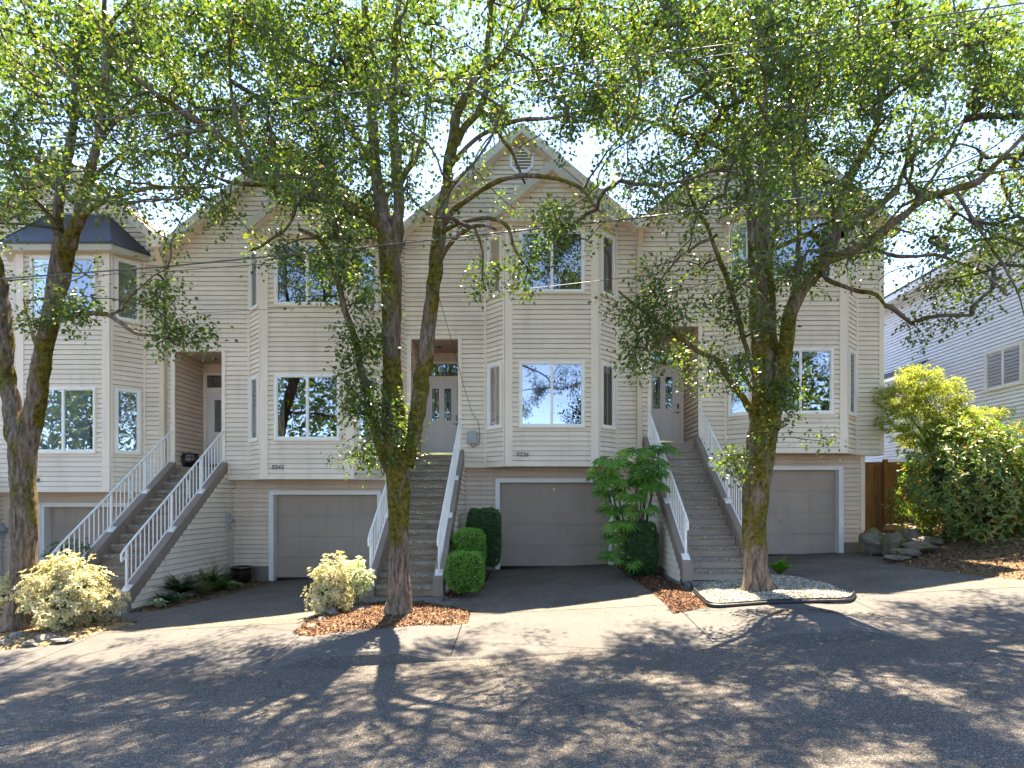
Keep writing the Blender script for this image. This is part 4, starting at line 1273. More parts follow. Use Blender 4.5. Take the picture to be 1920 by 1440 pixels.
KITE = (np.array([[0, 0, 0], [.42, .33, .10], [1, 0, -.04], [.42, -.33, .10]], float), [(0, 1, 2), (0, 2, 3)], [(0, .5), (.5, 1), (1, .5), (.5, 1)])
OVAL = (np.array([[0, 0, 0], [.28, .20, .05], [.65, .19, .04], [1, 0, -.10], [.65, -.19, .04], [.28, -.20, .05]], float), [(0, 1, 2, 3), (0, 3, 4, 5)], [(0, 0), (.3, 1), (.65, 1), (1, .3), (.65, 1), (.3, 1)])

NARROW = (np.array([[0, 0, 0], [.3, .13, .04], [.65, .13, .03], [1, 0, -.12], [.65, -.13, .03], [.3, -.13, .04]], float), [(0, 1, 2, 3), (0, 3, 4, 5)], [(0, 0), (.3, 1), (.65, 1), (1, .3), (.65, 1), (.3, 1)])

def leaf_mesh(name, pos, dirs, ups, size, m, parent=None, tmpl=KITE):
    """pos,dirs,ups: Nx3, size: N"""
    T, faces, uvs = tmpl
    N_ = len(pos); K = len(T)
    d = dirs / (np.linalg.norm(dirs, axis=1, keepdims=True) + 1e-9)
    w = np.cross(ups, d); w /= (np.linalg.norm(w, axis=1, keepdims=True) + 1e-9)
    u = np.cross(d, w)
    V = pos[:, None, :] + size[:, None, None] * (T[None, :, 0, None] * d[:, None, :] + T[None, :, 1, None] * w[:, None, :] + T[None, :, 2, None] * u[:, None, :])
    V = V.reshape(-1, 3)
    me = bpy.data.meshes.new(name)
    me.vertices.add(len(V)); me.vertices.foreach_set('co', V.astype(np.float32).ravel())
    L = [len(f) for f in faces]; per = sum(L)
    idx = np.concatenate([np.array(f) for f in faces])
    li = (np.arange(N_)[:, None] * K + idx[None, :]).ravel().astype(np.int32)
    me.loops.add(len(li)); me.loops.foreach_set('vertex_index', li)
    st = np.cumsum([0] + L[:-1])
    ls = (np.arange(N_)[:, None] * per + st[None, :]).ravel().astype(np.int32)
    me.polygons.add(len(ls)); me.polygons.foreach_set('loop_start', ls)
    me.polygons.foreach_set('loop_total', np.tile(np.array(L), N_).astype(np.int32))
    uvl = me.uv_layers.new(name='UVMap')
    uva = np.array([uvs[i] for i in idx], float)
    # the second coordinate is 0 in the middle of the leaf and 1 at its margin
    uvl.data.foreach_set('uv', np.tile(uva, (N_, 1)).astype(np.float32).ravel())
    me.update(calc_edges=True); me.validate()
    me.materials.append(m)
    return world_to_parent(link(bpy.data.objects.new(name, me)), parent)

def rand_dirs(n, up=0.0, flat=1.0):
    d = rng.normal(size=(n, 3)); d[:, 2] = d[:, 2] * flat + up
    return d / (np.linalg.norm(d, axis=1, keepdims=True) + 1e-9)

# limbs traced as (px, py, depth offset, diameter px) at each tree's own distance
TREES = [
 dict(Y=10.2, label='mossy street tree at the left edge, forking low above the cream shrub', limbs=[
  [(28, 1196, 0, 100), (38, 1165, 0, 72), (44, 1110, 0, 56), (45, 1040, 0, 50), (46, 960, 0, 52), (44, 880, 0, 54), (46, 825, 0, 60), (64, 765, -.05, 42), (76, 690, -.1, 40), (91, 610, -.1, 38), (110, 520, -.15, 46), (124, 450, -.2, 46)],
  [(42, 880, 0, 36), (30, 820, 0, 36), (22, 760, .05, 36), (15, 700, .1, 35), (6, 620, .15, 34), (-6, 510, .2, 30), (-30, 420, .3, 22), (-40, 300, .4, 18), (-70, 120, .5, 12), (-80, -40, .5, 6)],
  [(118, 470, -.15, 34), (110, 420, -.1, 22), (112, 355, -.1, 20), (130, 290, .1, 17), (138, 220, .2, 15), (142, 140, .3, 13), (150, 20, .3, 9), (160, -160, .2, 4)],
  [(126, 460, -.2, 36), (143, 420, -.3, 26), (156, 365, -.4, 24), (178, 290, -.5, 20), (192, 215, -.6, 18), (200, 130, -.6, 15), (196, 20, -.6, 11), (200, -160, -.5, 5)],
  [(143, 415, -.3, 18), (175, 388, -.5, 14), (210, 372, -.8, 12), (250, 358, -1.1, 11), (300, 352, -1.3, 9), (372, 352, -1.5, 7), (420, 345, -1.6, 4)],
  [(150, 392, -.3, 16), (132, 372, -.15, 15), (94, 344, .1, 14), (52, 318, .4, 12), (0, 308, .7, 11), (-60, 280, .9, 8), (-150, 260, 1.0, 4)],
  [(180, 275, -.5, 16), (215, 228, -.3, 15), (250, 205, 0, 12), (300, 190, .3, 9), (350, 170, .5, 5)],
  [(100, 606, -.15, 14), (130, 592, -.5, 12), (165, 586, -.8, 11), (200, 590, -1.0, 11), (228, 606, -1.1, 11), (255, 624, -1.2, 9), (300, 630, -1.3, 5), (345, 642, -1.3, 3), (378, 640, -1.3, 2.5), (398, 624, -1.3, 2)],
  [(205, 592, -1.0, 8), (230, 578, -1.1, 7), (240, 560, -1.15, 5), (285, 520, -1.3, 3), (318, 500, -1.4, 2)],
  [(122, 440, -.2, 12), (90, 400, -.6, 9), (50, 360, -.9, 7), (15, 300, -1.2, 5)],
  [(78, 698, -.1, 10), (60, 620, .4, 8), (45, 560, .6, 5)],
  [(160, 350, -.4, 12), (230, 290, .4, 9), (300, 285, .8, 7), (370, 300, 1.1, 4)],
  [(196, 60, -.6, 12), (260, -20, -.9, 8), (330, -120, -1.0, 4)],
  [(140, 160, .3, 12), (80, 80, .8, 9), (20, -40, 1.2, 4)],
 ]),
 dict(Y=9.85, label='mossy middle street tree with twin stems before the stairs of 0236', limbs=[
  [(745, 1166, 0, 88), (746, 1148, 0, 62), (747, 1110, 0, 50), (748, 1040, 0, 44), (747, 960, 0, 44), (745, 890, 0, 52), (742, 835, 0, 62), (737, 770, 0, 46), (735, 690, 0, 38), (734, 600, 0, 42), (733, 520, 0, 44), (728, 450, 0, 44), (715, 385, .05, 30), (704, 310, .1, 24), (697, 200, .15, 22), (690, 90, .2, 18), (680, -40, .2, 12), (670, -200, .2, 5)],
  [(738, 470, 0, 34), (747, 400, -.05, 24), (744, 320, -.1, 22), (737, 210, -.2, 18), (740, 90, -.3, 15), (750, -40, -.3, 10), (755, -220, -.3, 4)],
  [(760, 880, 0, 40), (772, 820, -.05, 34), (785, 750, -.1, 34), (797, 660, -.1, 33), (810, 570, -.15, 31), (818, 500, -.2, 32), (824, 430, -.2, 27), (836, 350, -.2, 22), (846, 285, -.2, 22), (856, 225, -.2, 19), (872, 185, -.25, 18), (898, 140, -.3, 14), (932, 115, -.35, 12), (958, 80, -.4, 11), (990, 10, -.4, 8), (1010, -120, -.4, 4)],
  [(733, 880, 0, 34), (716, 835, -.1, 28), (702, 790, -.15, 22), (690, 745, -.2, 17), (678, 690, -.25, 16), (667, 640, -.3, 14), (650, 590, -.35, 14), (636, 540, -.4, 15), (622, 490, -.4, 14), (600, 450, -.5, 10), (560, 430, -.7, 8)],
  [(730, 440, 0, 30), (690, 405, -.1, 26), (650, 385, -.2, 26), (600, 372, -.3, 25), (545, 360, -.45, 22), (505, 345, -.6, 21), (462, 308, -.7, 20), (430, 275, -.8, 18), (400, 247, -.9, 17), (333, 203, -1.0, 14), (267, 157, -1.1, 12), (213, 97, -1.2, 10), (170, 20, -1.2, 6)],
  [(850, 270, -.2, 17), (880, 228, -.1, 15), (900, 205, 0, 15), (912, 160, .1, 14), (915, 80, .1, 12), (925, -30, .1, 7), (930, -140, 0, 4)],
  [(842, 318, -.2, 13), (858, 296, -.25, 12), (890, 262, -.4, 10), (930, 240, -.6, 9), (965, 227, -.8, 9), (1000, 223, -.9, 8), (1035, 222, -1, 6), (1072, 212, -1.1, 4)],
  [(902, 208, 0, 10), (922, 222, .0, 9), (940, 255, .1, 9), (958, 283, .2, 8), (972, 315, .2, 7), (985, 345, .3, 5)],
  [(826, 428, -.2, 15), (846, 400, -.4, 12), (876, 375, -.6, 11), (918, 346, -.8, 10), (970, 330, -1.0, 10), (1035, 333, -1.2, 9), (1085, 350, -1.3, 8), (1110, 380, -1.4, 6), (1128, 400, -1.4, 4)],
  [(818, 445, -.2, 13), (845, 425, -.5, 10), (880, 413, -.8, 9), (922, 410, -1.1, 9), (952, 425, -1.3, 8), (962, 460, -1.4, 7), (978, 490, -1.4, 6), (995, 512, -1.4, 4)],
  [(822, 500, -.2, 12), (832, 475, -.4, 10), (850, 452, -.6, 9), (890, 424, -.9, 8), (930, 430, -1.2, 6)],
  [(890, 424, -.9, 7), (905, 470, -1.0, 6), (905, 520, -1.05, 4), (912, 545, -1.1, 3)],
  [(745, 350, -.1, 14), (790, 270, .5, 10), (800, 180, .9, 8), (810, 80, 1.1, 5)],
  [(700, 300, .1, 14), (650, 230, .6, 10), (600, 150, 1.0, 8), (570, 60, 1.2, 5)],
  [(520, 350, -.55, 12), (470, 330, -1.2, 8), (420, 300, -1.6, 6), (370, 250, -1.8, 4)],
  [(560, 362, -.4, 12), (540, 420, -.9, 8), (500, 455, -1.2, 6), (470, 470, -1.3, 4)],
  [(690, 110, .2, 12), (620, 20, -.3, 9), (560, -80, -.8, 5)],
  [(470, 305, -.7, 12), (440, 210, -.4, 8), (430, 120, -.2, 6), (430, 20, 0, 4)],
  [(400, 245, -.9, 10), (340, 250, -1.3, 7), (290, 270, -1.5, 5)],
  [(510, 345, -.6, 10), (450, 345, -1.0, 8), (400, 330, -1.2, 7), (355, 300, -1.4, 5), (330, 270, -1.5, 3)],
 ]),
 dict(Y=10.5, label='big mossy street tree on the pale gravel bed, thickest trunk at right', limbs=[
  [(1422, 1122, 0, 104), (1420, 1098, 0, 72), (1417, 1060, 0, 56), (1415, 1000, 0, 52), (1418, 930, 0, 58), (1424, 860, 0, 64), (1432, 790, 0, 62), (1434, 720, 0, 56), (1430, 650, 0, 50), (1424, 560, .05, 42), (1418, 490, .1, 36), (1413, 430, .1, 26), (1404, 350, .1, 24), (1394, 290, .1, 20), (1380, 210, .1, 15), (1370, 110, .1, 11), (1360, -20, .1, 6)],
  [(1446, 730, .1, 40), (1444, 620, .15, 34), (1438, 500, .2, 28), (1434, 400, .2, 24), (1434, 290, .2, 22), (1432, 180, .2, 16), (1440, 60, .2, 11), (1450, -100, .2, 5)],
  [(1446, 800, -.1, 44), (1462, 720, -.15, 38), (1474, 640, -.2, 32), (1488, 570, -.25, 30), (1512, 530, -.3, 36), (1536, 500, -.35, 36), (1552, 470, -.4, 30), (1568, 430, -.4, 26), (1578, 380, -.4, 20), (1600, 320, -.4, 18), (1635, 255, -.4, 16), (1660, 160, -.4, 12), (1680, 40, -.4, 9), (1690, -120, -.4, 4)],
  [(1546, 486, -.4, 26), (1580, 478, -.5, 22), (1615, 462, -.7, 18), (1650, 435, -.9, 20), (1690, 405, -1.0, 18), (1735, 372, -1.1, 17), (1790, 355, -1.2, 15), (1830, 342, -1.3, 15), (1870, 305, -1.4, 13), (1915, 258, -1.5, 10), (1970, 200, -1.6, 6)],
  [(1576, 440, -.4, 20), (1610, 405, -.2, 22), (1645, 388, 0, 18), (1680, 355, .2, 12), (1700, 300, .4, 9), (1715, 220, .5, 6)],
  [(1542, 455, -.4, 22), (1520, 440, -.6, 14), (1490, 450, -.8, 11), (1450, 470, -.9, 8), (1415, 490, -1.0, 5)],
  [(1500, 545, -.3, 14), (1497, 477, -.3, 12), (1497, 393, -.3, 11), (1487, 293, -.3, 9), (1480, 150, -.3, 7)],
  [(1536, 508, -.4, 13), (1560, 528, -.7, 11), (1597, 543, -.9, 10), (1640, 552, -1.1, 9), (1664, 577, -1.2, 7)],
  [(1412, 775, -.1, 22), (1385, 735, -.3, 14), (1365, 708, -.4, 13), (1342, 675, -.5, 12), (1308, 657, -.6, 12), (1278, 635, -.7, 12), (1235, 605, -.8, 9), (1195, 575, -.9, 7), (1160, 545, -1.0, 4)],
  [(1414, 700, -.1, 16), (1398, 650, -.2, 12), (1386, 600, -.3, 12), (1372, 550, -.4, 11), (1355, 500, -.5, 11), (1330, 435, -.7, 9), (1310, 400, -.8, 9), (1290, 355, -.9, 6), (1275, 300, -1.0, 4)],
  [(1395, 305, .1, 17), (1365, 285, -.2, 15), (1330, 265, -.5, 13), (1290, 252, -.8, 11), (1240, 235, -1.0, 8), (1190, 220, -1.1, 6), (1150, 215, -1.2, 4)],
  [(1600, 455, -.6, 10), (1680, 480, -1.2, 8), (1760, 480, -1.6, 7), (1840, 510, -1.9, 6), (1890, 555, -2.0, 4)],
  [(1790, 355, -1.2, 10), (1830, 420, -1.6, 8), (1870, 480, -1.9, 6), (1905, 540, -2.1, 4), (1925, 600, -2.2, 2)],
  [(1650, 190, -.4, 12), (1740, 120, -.9, 9), (1830, 40, -1.2, 6), (1900, -60, -1.4, 4)],
  [(1434, 260, .2, 14), (1500, 180, .8, 10), (1560, 90, 1.2, 7), (1600, -40, 1.4, 4)],
  [(1388, 240, .1, 12), (1310, 160, .4, 9), (1240, 90, .7, 7), (1170, 20, .9, 4)],
  [(1372, 130, .1, 10), (1300, 40, -.6, 8), (1210, -60, -1.0, 4)],
  [(1345, 440, -.65, 8), (1290, 470, -1.0, 6), (1250, 510, -1.2, 5), (1215, 560, -1.3, 3)],
  [(1415, 860, -.2, 6), (1390, 855, -.5, 5), (1372, 870, -.6, 3)],
  [(1418, 745, -.2, 7), (1390, 690, -.5, 6), (1378, 665, -.6, 4)],
  [(1700, 400, -1.0, 9), (1770, 300, -.4, 7), (1820, 200, 0, 5)],
 ]),
]
COLS0, CELL = -5, 80
DENS = {  # rows of foliage density, one digit per 80 px cell from x=-400 to x=2400
 -400: "00122210012332100122332100000000",
 -320: "01234432234554322345554321000000",
 -240: "02345554455666544556666543210000",
 -160: "03456665566777665667777765432000",
  -80: "05566776677887776778888876643200",
    0: "56677788888999887888999988876543",
   80: "56666888889999667689999999988765",
  160: "56666777889988446399978888778876",
  240: "45666664579987521224677986545766",
  320: "35444434345887542122445676544665",
  400: "24333000013565111110022444456775",
  480: "23331121000235100000123332342353",
  560: "12210021000003000000032200110022",
  640: "00000010000002000011130100000000",
  720: "00000000000002100000002400000000",
  800: "00000000000002300000000120000000",
}
def gen_trees():
    nodes = []; tid = []; par = []; dia = []
    tubes = [Tubes() for _ in TREES]; brs = [Tubes() for _ in TREES]
    roots = []
    for ti, T in enumerate(TREES):
        Y0 = T['Y']
        base = T['limbs'][0][0]
        bp = W(base[0], base[1], Y0)
        roots.append(empty('street_tree', (bp.x, bp.y, base_z(bp.x, bp.y)), T['label'], 'tree', 'mossy street trees along the sidewalk'))
        for li, limb in enumerate(T['limbs']):
            P = []; Rr = []
            for (px, py, dy, w) in limb:
                P.append(W(px, py, Y0 + dy)); Rr.append(w * (.39, .43, .40)[ti] * (Y0 + dy) / F_PX)
            if li == 0: P[0].z = base_z(P[0].x, P[0].y) - .1
            big = Rr[0] > .11
            pts, rad = catmull(P, Rr, 0.035 if li == 0 else (.045 if big else .07))
            if li:
                for k in range(1, len(pts) - 1):   # knobbly growth
                    q = pts[k]; a = .25 * rad[k] + .010
                    pts[k] = q + Vector((noise.noise(q * 4 + Vector((7, 0, 0))), noise.noise(q * 4 + Vector((0, 9, 0))), noise.noise(q * 4 + Vector((0, 0, 5))))) * a
            tubes[ti].add(pts, rad, 44 if li == 0 else (28 if big else (14 if Rr[0] > .05 else 8)), 1.0 if big else 1.5, seed=ti * 9 + li)
            st = 3 if big else 2
            for k in range(0, len(pts), st):
                if rad[k] < .16:
                    nodes.append(pts[k]); tid.append(ti); par.append(-1); dia.append(rad[k])
    # sample the foliage clusters
    cl_ = []
    for y0, row in DENS.items():
        for c, ch in enumerate(row[:32]):
            d = int(ch)
            if d == 0: continue
            x0 = (c + COLS0) * CELL
            n = d * (4.6 if y0 >= 0 else 1.5)
            n = int(n) + (random.random() < n - int(n))
            for _ in range(n):
                px = x0 + random.random() * CELL; py = y0 + random.random() * CELL
                sp = 1.75 if y0 < 480 else (1.3 if y0 < 560 else .4)
                dy = cl(random.gauss(.15 if y0 < 560 else -.35, sp * .85), -2.3, 3.4)
                if 0 <= y0 < 420 and random.random() < .38: dy = random.uniform(1.2, 3.4)
                if y0 >= 560: dy = cl(dy, -1.2, .5)
                Yc = 10.0 + dy
                q = W(px, py, Yc)
                nz = noise.noise(q * .85) + .40 * noise.noise(q * 2.3 + Vector((5, 1, 2)))
                if nz < (.10 if y0 >= 0 else .15) - .035 * (d - 5) + random.gauss(0, .07): continue
                cl_.append(q)
    # explicit leafy shoots: left of the middle tree, on the trunks, low branches
    def blob(px, py, rx, ry, Yc, ry_, n):
        for _ in range(n):
            a = random.random() * 6.283; r = math.sqrt(random.random())
            cl_.append(W(px + rx * r * math.cos(a), py + ry * r * math.sin(a), Yc + random.uniform(-ry_, ry_)))
    blob(676, 610, 26, 90, 9.45, .2, 15); blob(668, 735, 32, 55, 9.5, .2, 11); blob(722, 790, 28, 14, 9.5, .1, 4)
    blob(650, 500, 40, 45, 9.4, .3, 7)
    blob(1395, 700, 40, 26, 9.95, .25, 6); blob(1475, 745, 26, 18, 10.1, .15, 6); blob(1375, 868, 20, 18, 9.9, .15, 5)
    blob(1360, 560, 22, 40, 10.1, .2, 5); blob(1215, 640, 34, 24, 9.5, .2, 6)
    blob(300, 560, 18, 50, 8.85, .15, 8); blob(310, 635, 22, 12, 8.85, .1, 4); blob(350, 632, 24, 10, 8.9, .1, 4); blob(393, 628, 8, 6, 8.9, .05, 1)
    blob(160, 580, 40, 22, 9.4, .3, 6); blob(55, 600, 18, 14, 9.9, .2, 3)
    blob(1190, 560, 45, 60, 9.3, .3, 12); blob(1280, 570, 40, 30, 9.6, .3, 6)
    blob(985, 500, 26, 34, 8.6, .2, 4); blob(905, 530, 14, 22, 8.8, .15, 3); blob(990, 415, 70, 22, 8.6, .4, 4); blob(1080, 440, 50, 20, 8.6, .3, 2)
    C = np.array([tuple(p) for p in cl_])
    nd = np.zeros((60000, 3)); n = len(nodes); nd[:n] = np.array([tuple(p) for p in nodes])
    tidA = np.zeros(60000, int); tidA[:n] = tid; parA = np.full(60000, -1); cnt = np.zeros(60000)
    d0 = np.array([np.min(np.sum((nd[:n] - c) ** 2, 1)) for c in C])
    chains = []; ctree = []
    for ci in np.argsort(d0):
        c = C[ci]
        dd = nd[:n] - c
        cost = np.sum(dd ** 2, 1) + np.where(dd[:, 2] > 0.25, dd[:, 2] * 1.2, 0)   # shoots grow upwards
        j = int(np.argmin(cost))
        a = Vector(nd[j]); b_ = Vector(c)
        L = (b_ - a).length
        ctree.append((ci, tidA[j], a))
        k = max(2, int(L / .16))
        out = [a]
        ctrl = a + (b_ - a) * .4 + Vector((random.gauss(0, .16), random.gauss(0, .16), random.uniform(-.1, .2))) * L
        prev = j
        for q in range(1, k + 1):
            t = q / k
            p = a * (1 - t) ** 2 + ctrl * 2 * t * (1 - t) + b_ * t * t
            p = p + Vector((random.gauss(0, .012), random.gauss(0, .012), random.gauss(0, .012)))
            out.append(p)
            nd[n] = tuple(p); tidA[n] = tidA[j]; parA[n] = prev; prev = n; n += 1
        chains.append((tidA[j], j, n - k, k, out))
        q = n - 1
        while q >= 0: cnt[q] += 1; q = parA[q]
    for (ti, j, i0, k, out) in chains:
        rads = [.0035 + .0064 * math.sqrt(cnt[i0]) ] + [.0035 + .0064 * math.sqrt(max(1, cnt[i0 + q])) * (.55 + .45 * (1 - q / k)) for q in range(k)]
        brs[ti].add(out, rads, 4, 0, cap=False)
    # leaves
    pos = [[] for _ in TREES]; dirs = [[] for _ in TREES]; siz = [[] for _ in TREES]
    for (ci, ti, a) in ctree:
        c = C[ci]; av = np.array(tuple(a))
        m_ = 88 if c[2] < 7.6 else 60
        ax = c - av; L = np.linalg.norm(ax) + 1e-6; ax /= L
        m_ = int(m_ * random.uniform(.6, 1.3))
        t = rng.uniform(-min(.42, L), .16, size=(m_, 1))
        p = c + ax * t + rng.normal(size=(m_, 3)) * np.array([.115, .115, .105])
        dd = p - (c - ax * .1); dd /= np.linalg.norm(dd, axis=1, keepdims=True) + 1e-6
        dd += rng.normal(size=(m_, 3)) * .6; dd[:, 2] -= .25
        pos[ti].append(p); dirs[ti].append(dd)
        sc = 1.0 if c[2] < 7.6 else 1.45
        siz[ti].append(rng.uniform(.038, .086, size=m_) * sc)
    for ti, T in enumerate(TREES):
        tubes[ti].build('trunk', M['bark'], roots[ti])
        brs[ti].build('branches', M['twig'], roots[ti])
        P = np.concatenate(pos[ti]); D = np.concatenate(dirs[ti]); S = np.concatenate(siz[ti])
        U = rand_dirs(len(P), up=1.0)
        o = leaf_mesh('crown', P, D, U, S, M['leaf'], roots[ti])
        print('leaves', ti, len(P))
    print('clusters', len(C), 'nodes', n)
gen_trees()

# ------------------------------------------------------------------ beds
def px_poly(pts): return [gp(*p) for p in pts]
bed('bark_mulch', px_poly([(548, 1183), (590, 1155), (650, 1134), (720, 1131), (800, 1131), (850, 1140), (884, 1148), (877, 1164), (800, 1172), (700, 1184), (620, 1190)]), .06, M['chip'], 12000, .021)
bed('bark_mulch', [(2.22, 15.8), (2.85, 15.8), (2.85, 11.6), gp(1330, 1136), gp(1262, 1146), gp(1222, 1112)], .05, M['chip'], 8000, .021)
bed('bark_mulch', [(-1.5, 15.8), (-.85, 15.8), gp(905, 1108), gp(880, 1114), (-1.5, 10.9)], .05, M['chip'], 3500, .021)
bed('gravel_bed', px_poly([(1288, 1090), (1330, 1078), (1420, 1074), (1500, 1084), (1560, 1098), (1600, 1116), (1585, 1126), (1450, 1130), (1350, 1136), (1318, 1128)]), .05, M['pebble'], 9000, .032, pebbles=True)
bed('leaf_litter', [(-7.41, 11.75), (-6.98, 11.7), (-6.62, 12.6), (-6.5, 13.8), (-6.32, 14.8), (-6.42, 15.88), (-7.41, 15.88)], .04, M['darkchip'], 3500, .024)
bed('leaf_litter', px_poly([(-160, 1222), (0, 1213), (90, 1205), (150, 1196), (215, 1180), (262, 1170), (225, 1158), (150, 1140), (60, 1120), (-160, 1130)]), .06, M['darkchip'], 8000, .024)
def slope_right(x, y):
    return .55 * smooth((y - 11.8) / 3.6) * smooth((x - 8.6) / 2.0) + .25 * smooth((x - 10) / 3)
gardens = bed('garden_soil', [(8.66, 16.9), (8.66, 14.3), gp(1648, 1050), gp(1700, 1062), gp(1830, 1080), gp(1960, 1092), (16, 12.0), (16, 16.9)], .05, M['darkchip'], 15000, .03, extra=slope_right)
garden_z = gardens[1]

# plastic edging round the gravel bed
ed = px_poly([(1285, 1088), (1300, 1108), (1318, 1128), (1345, 1137), (1450, 1131), (1540, 1128), (1590, 1126), (1602, 1118)])
T_ = Tubes()
pts, rad = catmull([(p[0], p[1], base_z(*p) + .035) for p in ed], [.03] * len(ed), .08)
T_.add(pts, rad, 8)
pts2, rad2 = catmull([(p[0], p[1] + .012, base_z(*p) + .075) for p in ed], [.013] * len(ed), .08)
T_.add(pts2, rad2, 6)
tag(T_.build('garden_edging', M['black'], None), 'black plastic edging curving round the pale gravel bed', 'edging')

# rocks
def rock(name, c, s, label, m=None, group=None, seed=0, cat='rock'):
    bm = bmesh.new(); bmesh.ops.create_icosphere(bm, subdivisions=4, radius=1)
    for v_ in bm.verts:
        q = v_.co.copy()
        a = noise.noise(q * 1.1 + Vector((seed * 3.3, 0, 0))) * .45 + noise.noise(q * 2.6 + Vector((0, seed, 0))) * .18 + noise.noise(q * 7 + Vector((0, seed, 0))) * .05
        # facet by snapping towards a few planes
        r = 1 + a
        for k in range(7):
            d = Vector((math.sin(k * 2.4 + seed), math.cos(k * 1.7 + seed * 2), math.sin(k * 1.1 + seed) * .8)).normalized()
            h = q.normalized().dot(d)
            if h > .7: r = min(r, .80 / h)
        v_.co = Vector((q.x * r * s[0], q.y * r * s[1], q.z * r * s[2]))
    me = bpy.data.meshes.new(name); bm.to_mesh(me); bm.free(); me.materials.append(m or M['rock'])
    o = link(bpy.data.objects.new(name, me)); o.location = c
    return tag(o, label, cat, group)
def rk(px, py, Y, s, label, m=None, group='rocks at the corner garden by the fence', seed=0):
    return rock('rock', W(px, py, Y), s, label, m, group, seed)
rk(1640, 1018, 15.0, (.34, .3, .34), 'tall grey boulder against the corner of house 0230', seed=1)
rk(1678, 1020, 14.6, (.30, .28, .30), 'mossy round boulder, second from the corner of house 0230', seed=2)
rk(1712, 1006, 14.9, (.42, .32, .24), 'mossy sunlit boulder behind the flat step stones', seed=3)
rk(1722, 1024, 14.2, (.40, .30, .12), 'tan flat stone in the middle of the rock steps', seed=4)
rk(1738, 1014, 14.5, (.42, .30, .09), 'flat sunlit stone at the top of the rock steps', seed=5)
rk(1700, 1036, 13.8, (.34, .25, .09), 'dark flat stone low in the rock steps', seed=6)
rk(1678, 1046, 13.4, (.32, .16, .06), 'long flat grey stone at the edge of the driveway', seed=7)
rk(1690, 988, 16.0, (.5, .22, .10), 'grey log like stone at the foot of the fence', seed=8)
gl = 'rocks edging the bed at the left tree'
for i, (px, py, s, lb) in enumerate([(34, 1198, (.13, .10, .07), 'dark oval rock at the foot of the left tree'), (58, 1206, (.12, .09, .05), 'dark low rock beside the tan rock under the cream shrub'),
                     (88, 1200, (.17, .12, .09), 'tan block rock in the left bed edge'), (118, 1201, (.16, .10, .035), 'flat white stone at the end of the left bed'),
                     (6, 1168, (.14, .12, .08), 'pale sunlit rock left of the left tree trunk'), (10, 1206, (.12, .09, .06), 'speckled small rock at the left edge of the bed')]):
    p = gp(px, py); rock('rock', (p[0], p[1], base_z(*p) + .04), s, lb, M['paving_rock'], gl, 20 + i)
for i, (px, py, s, lb) in enumerate([(622, 1158, (.14, .12, .11), 'grey rock under the small cream shrub before the mulch'), (603, 1168, (.12, .10, .06), 'low grey rock at the left end of the mulch bed'),
                     (586, 1176, (.10, .08, .05), 'small grey rock nearest the sidewalk beside the mulch bed')]):
    p = gp(px, py); rock('rock', (p[0], p[1], base_z(*p) + .03), s, lb, M['paving_rock'], 'rocks beside the mulch bed', 30 + i)
p = gp(486, 1082); rock('rock', (p[0], p[1] + .1, base_z(*p) + .08), (.14, .12, .14), 'dark rock between the black pot and garage door', M['rock'], None, 41)

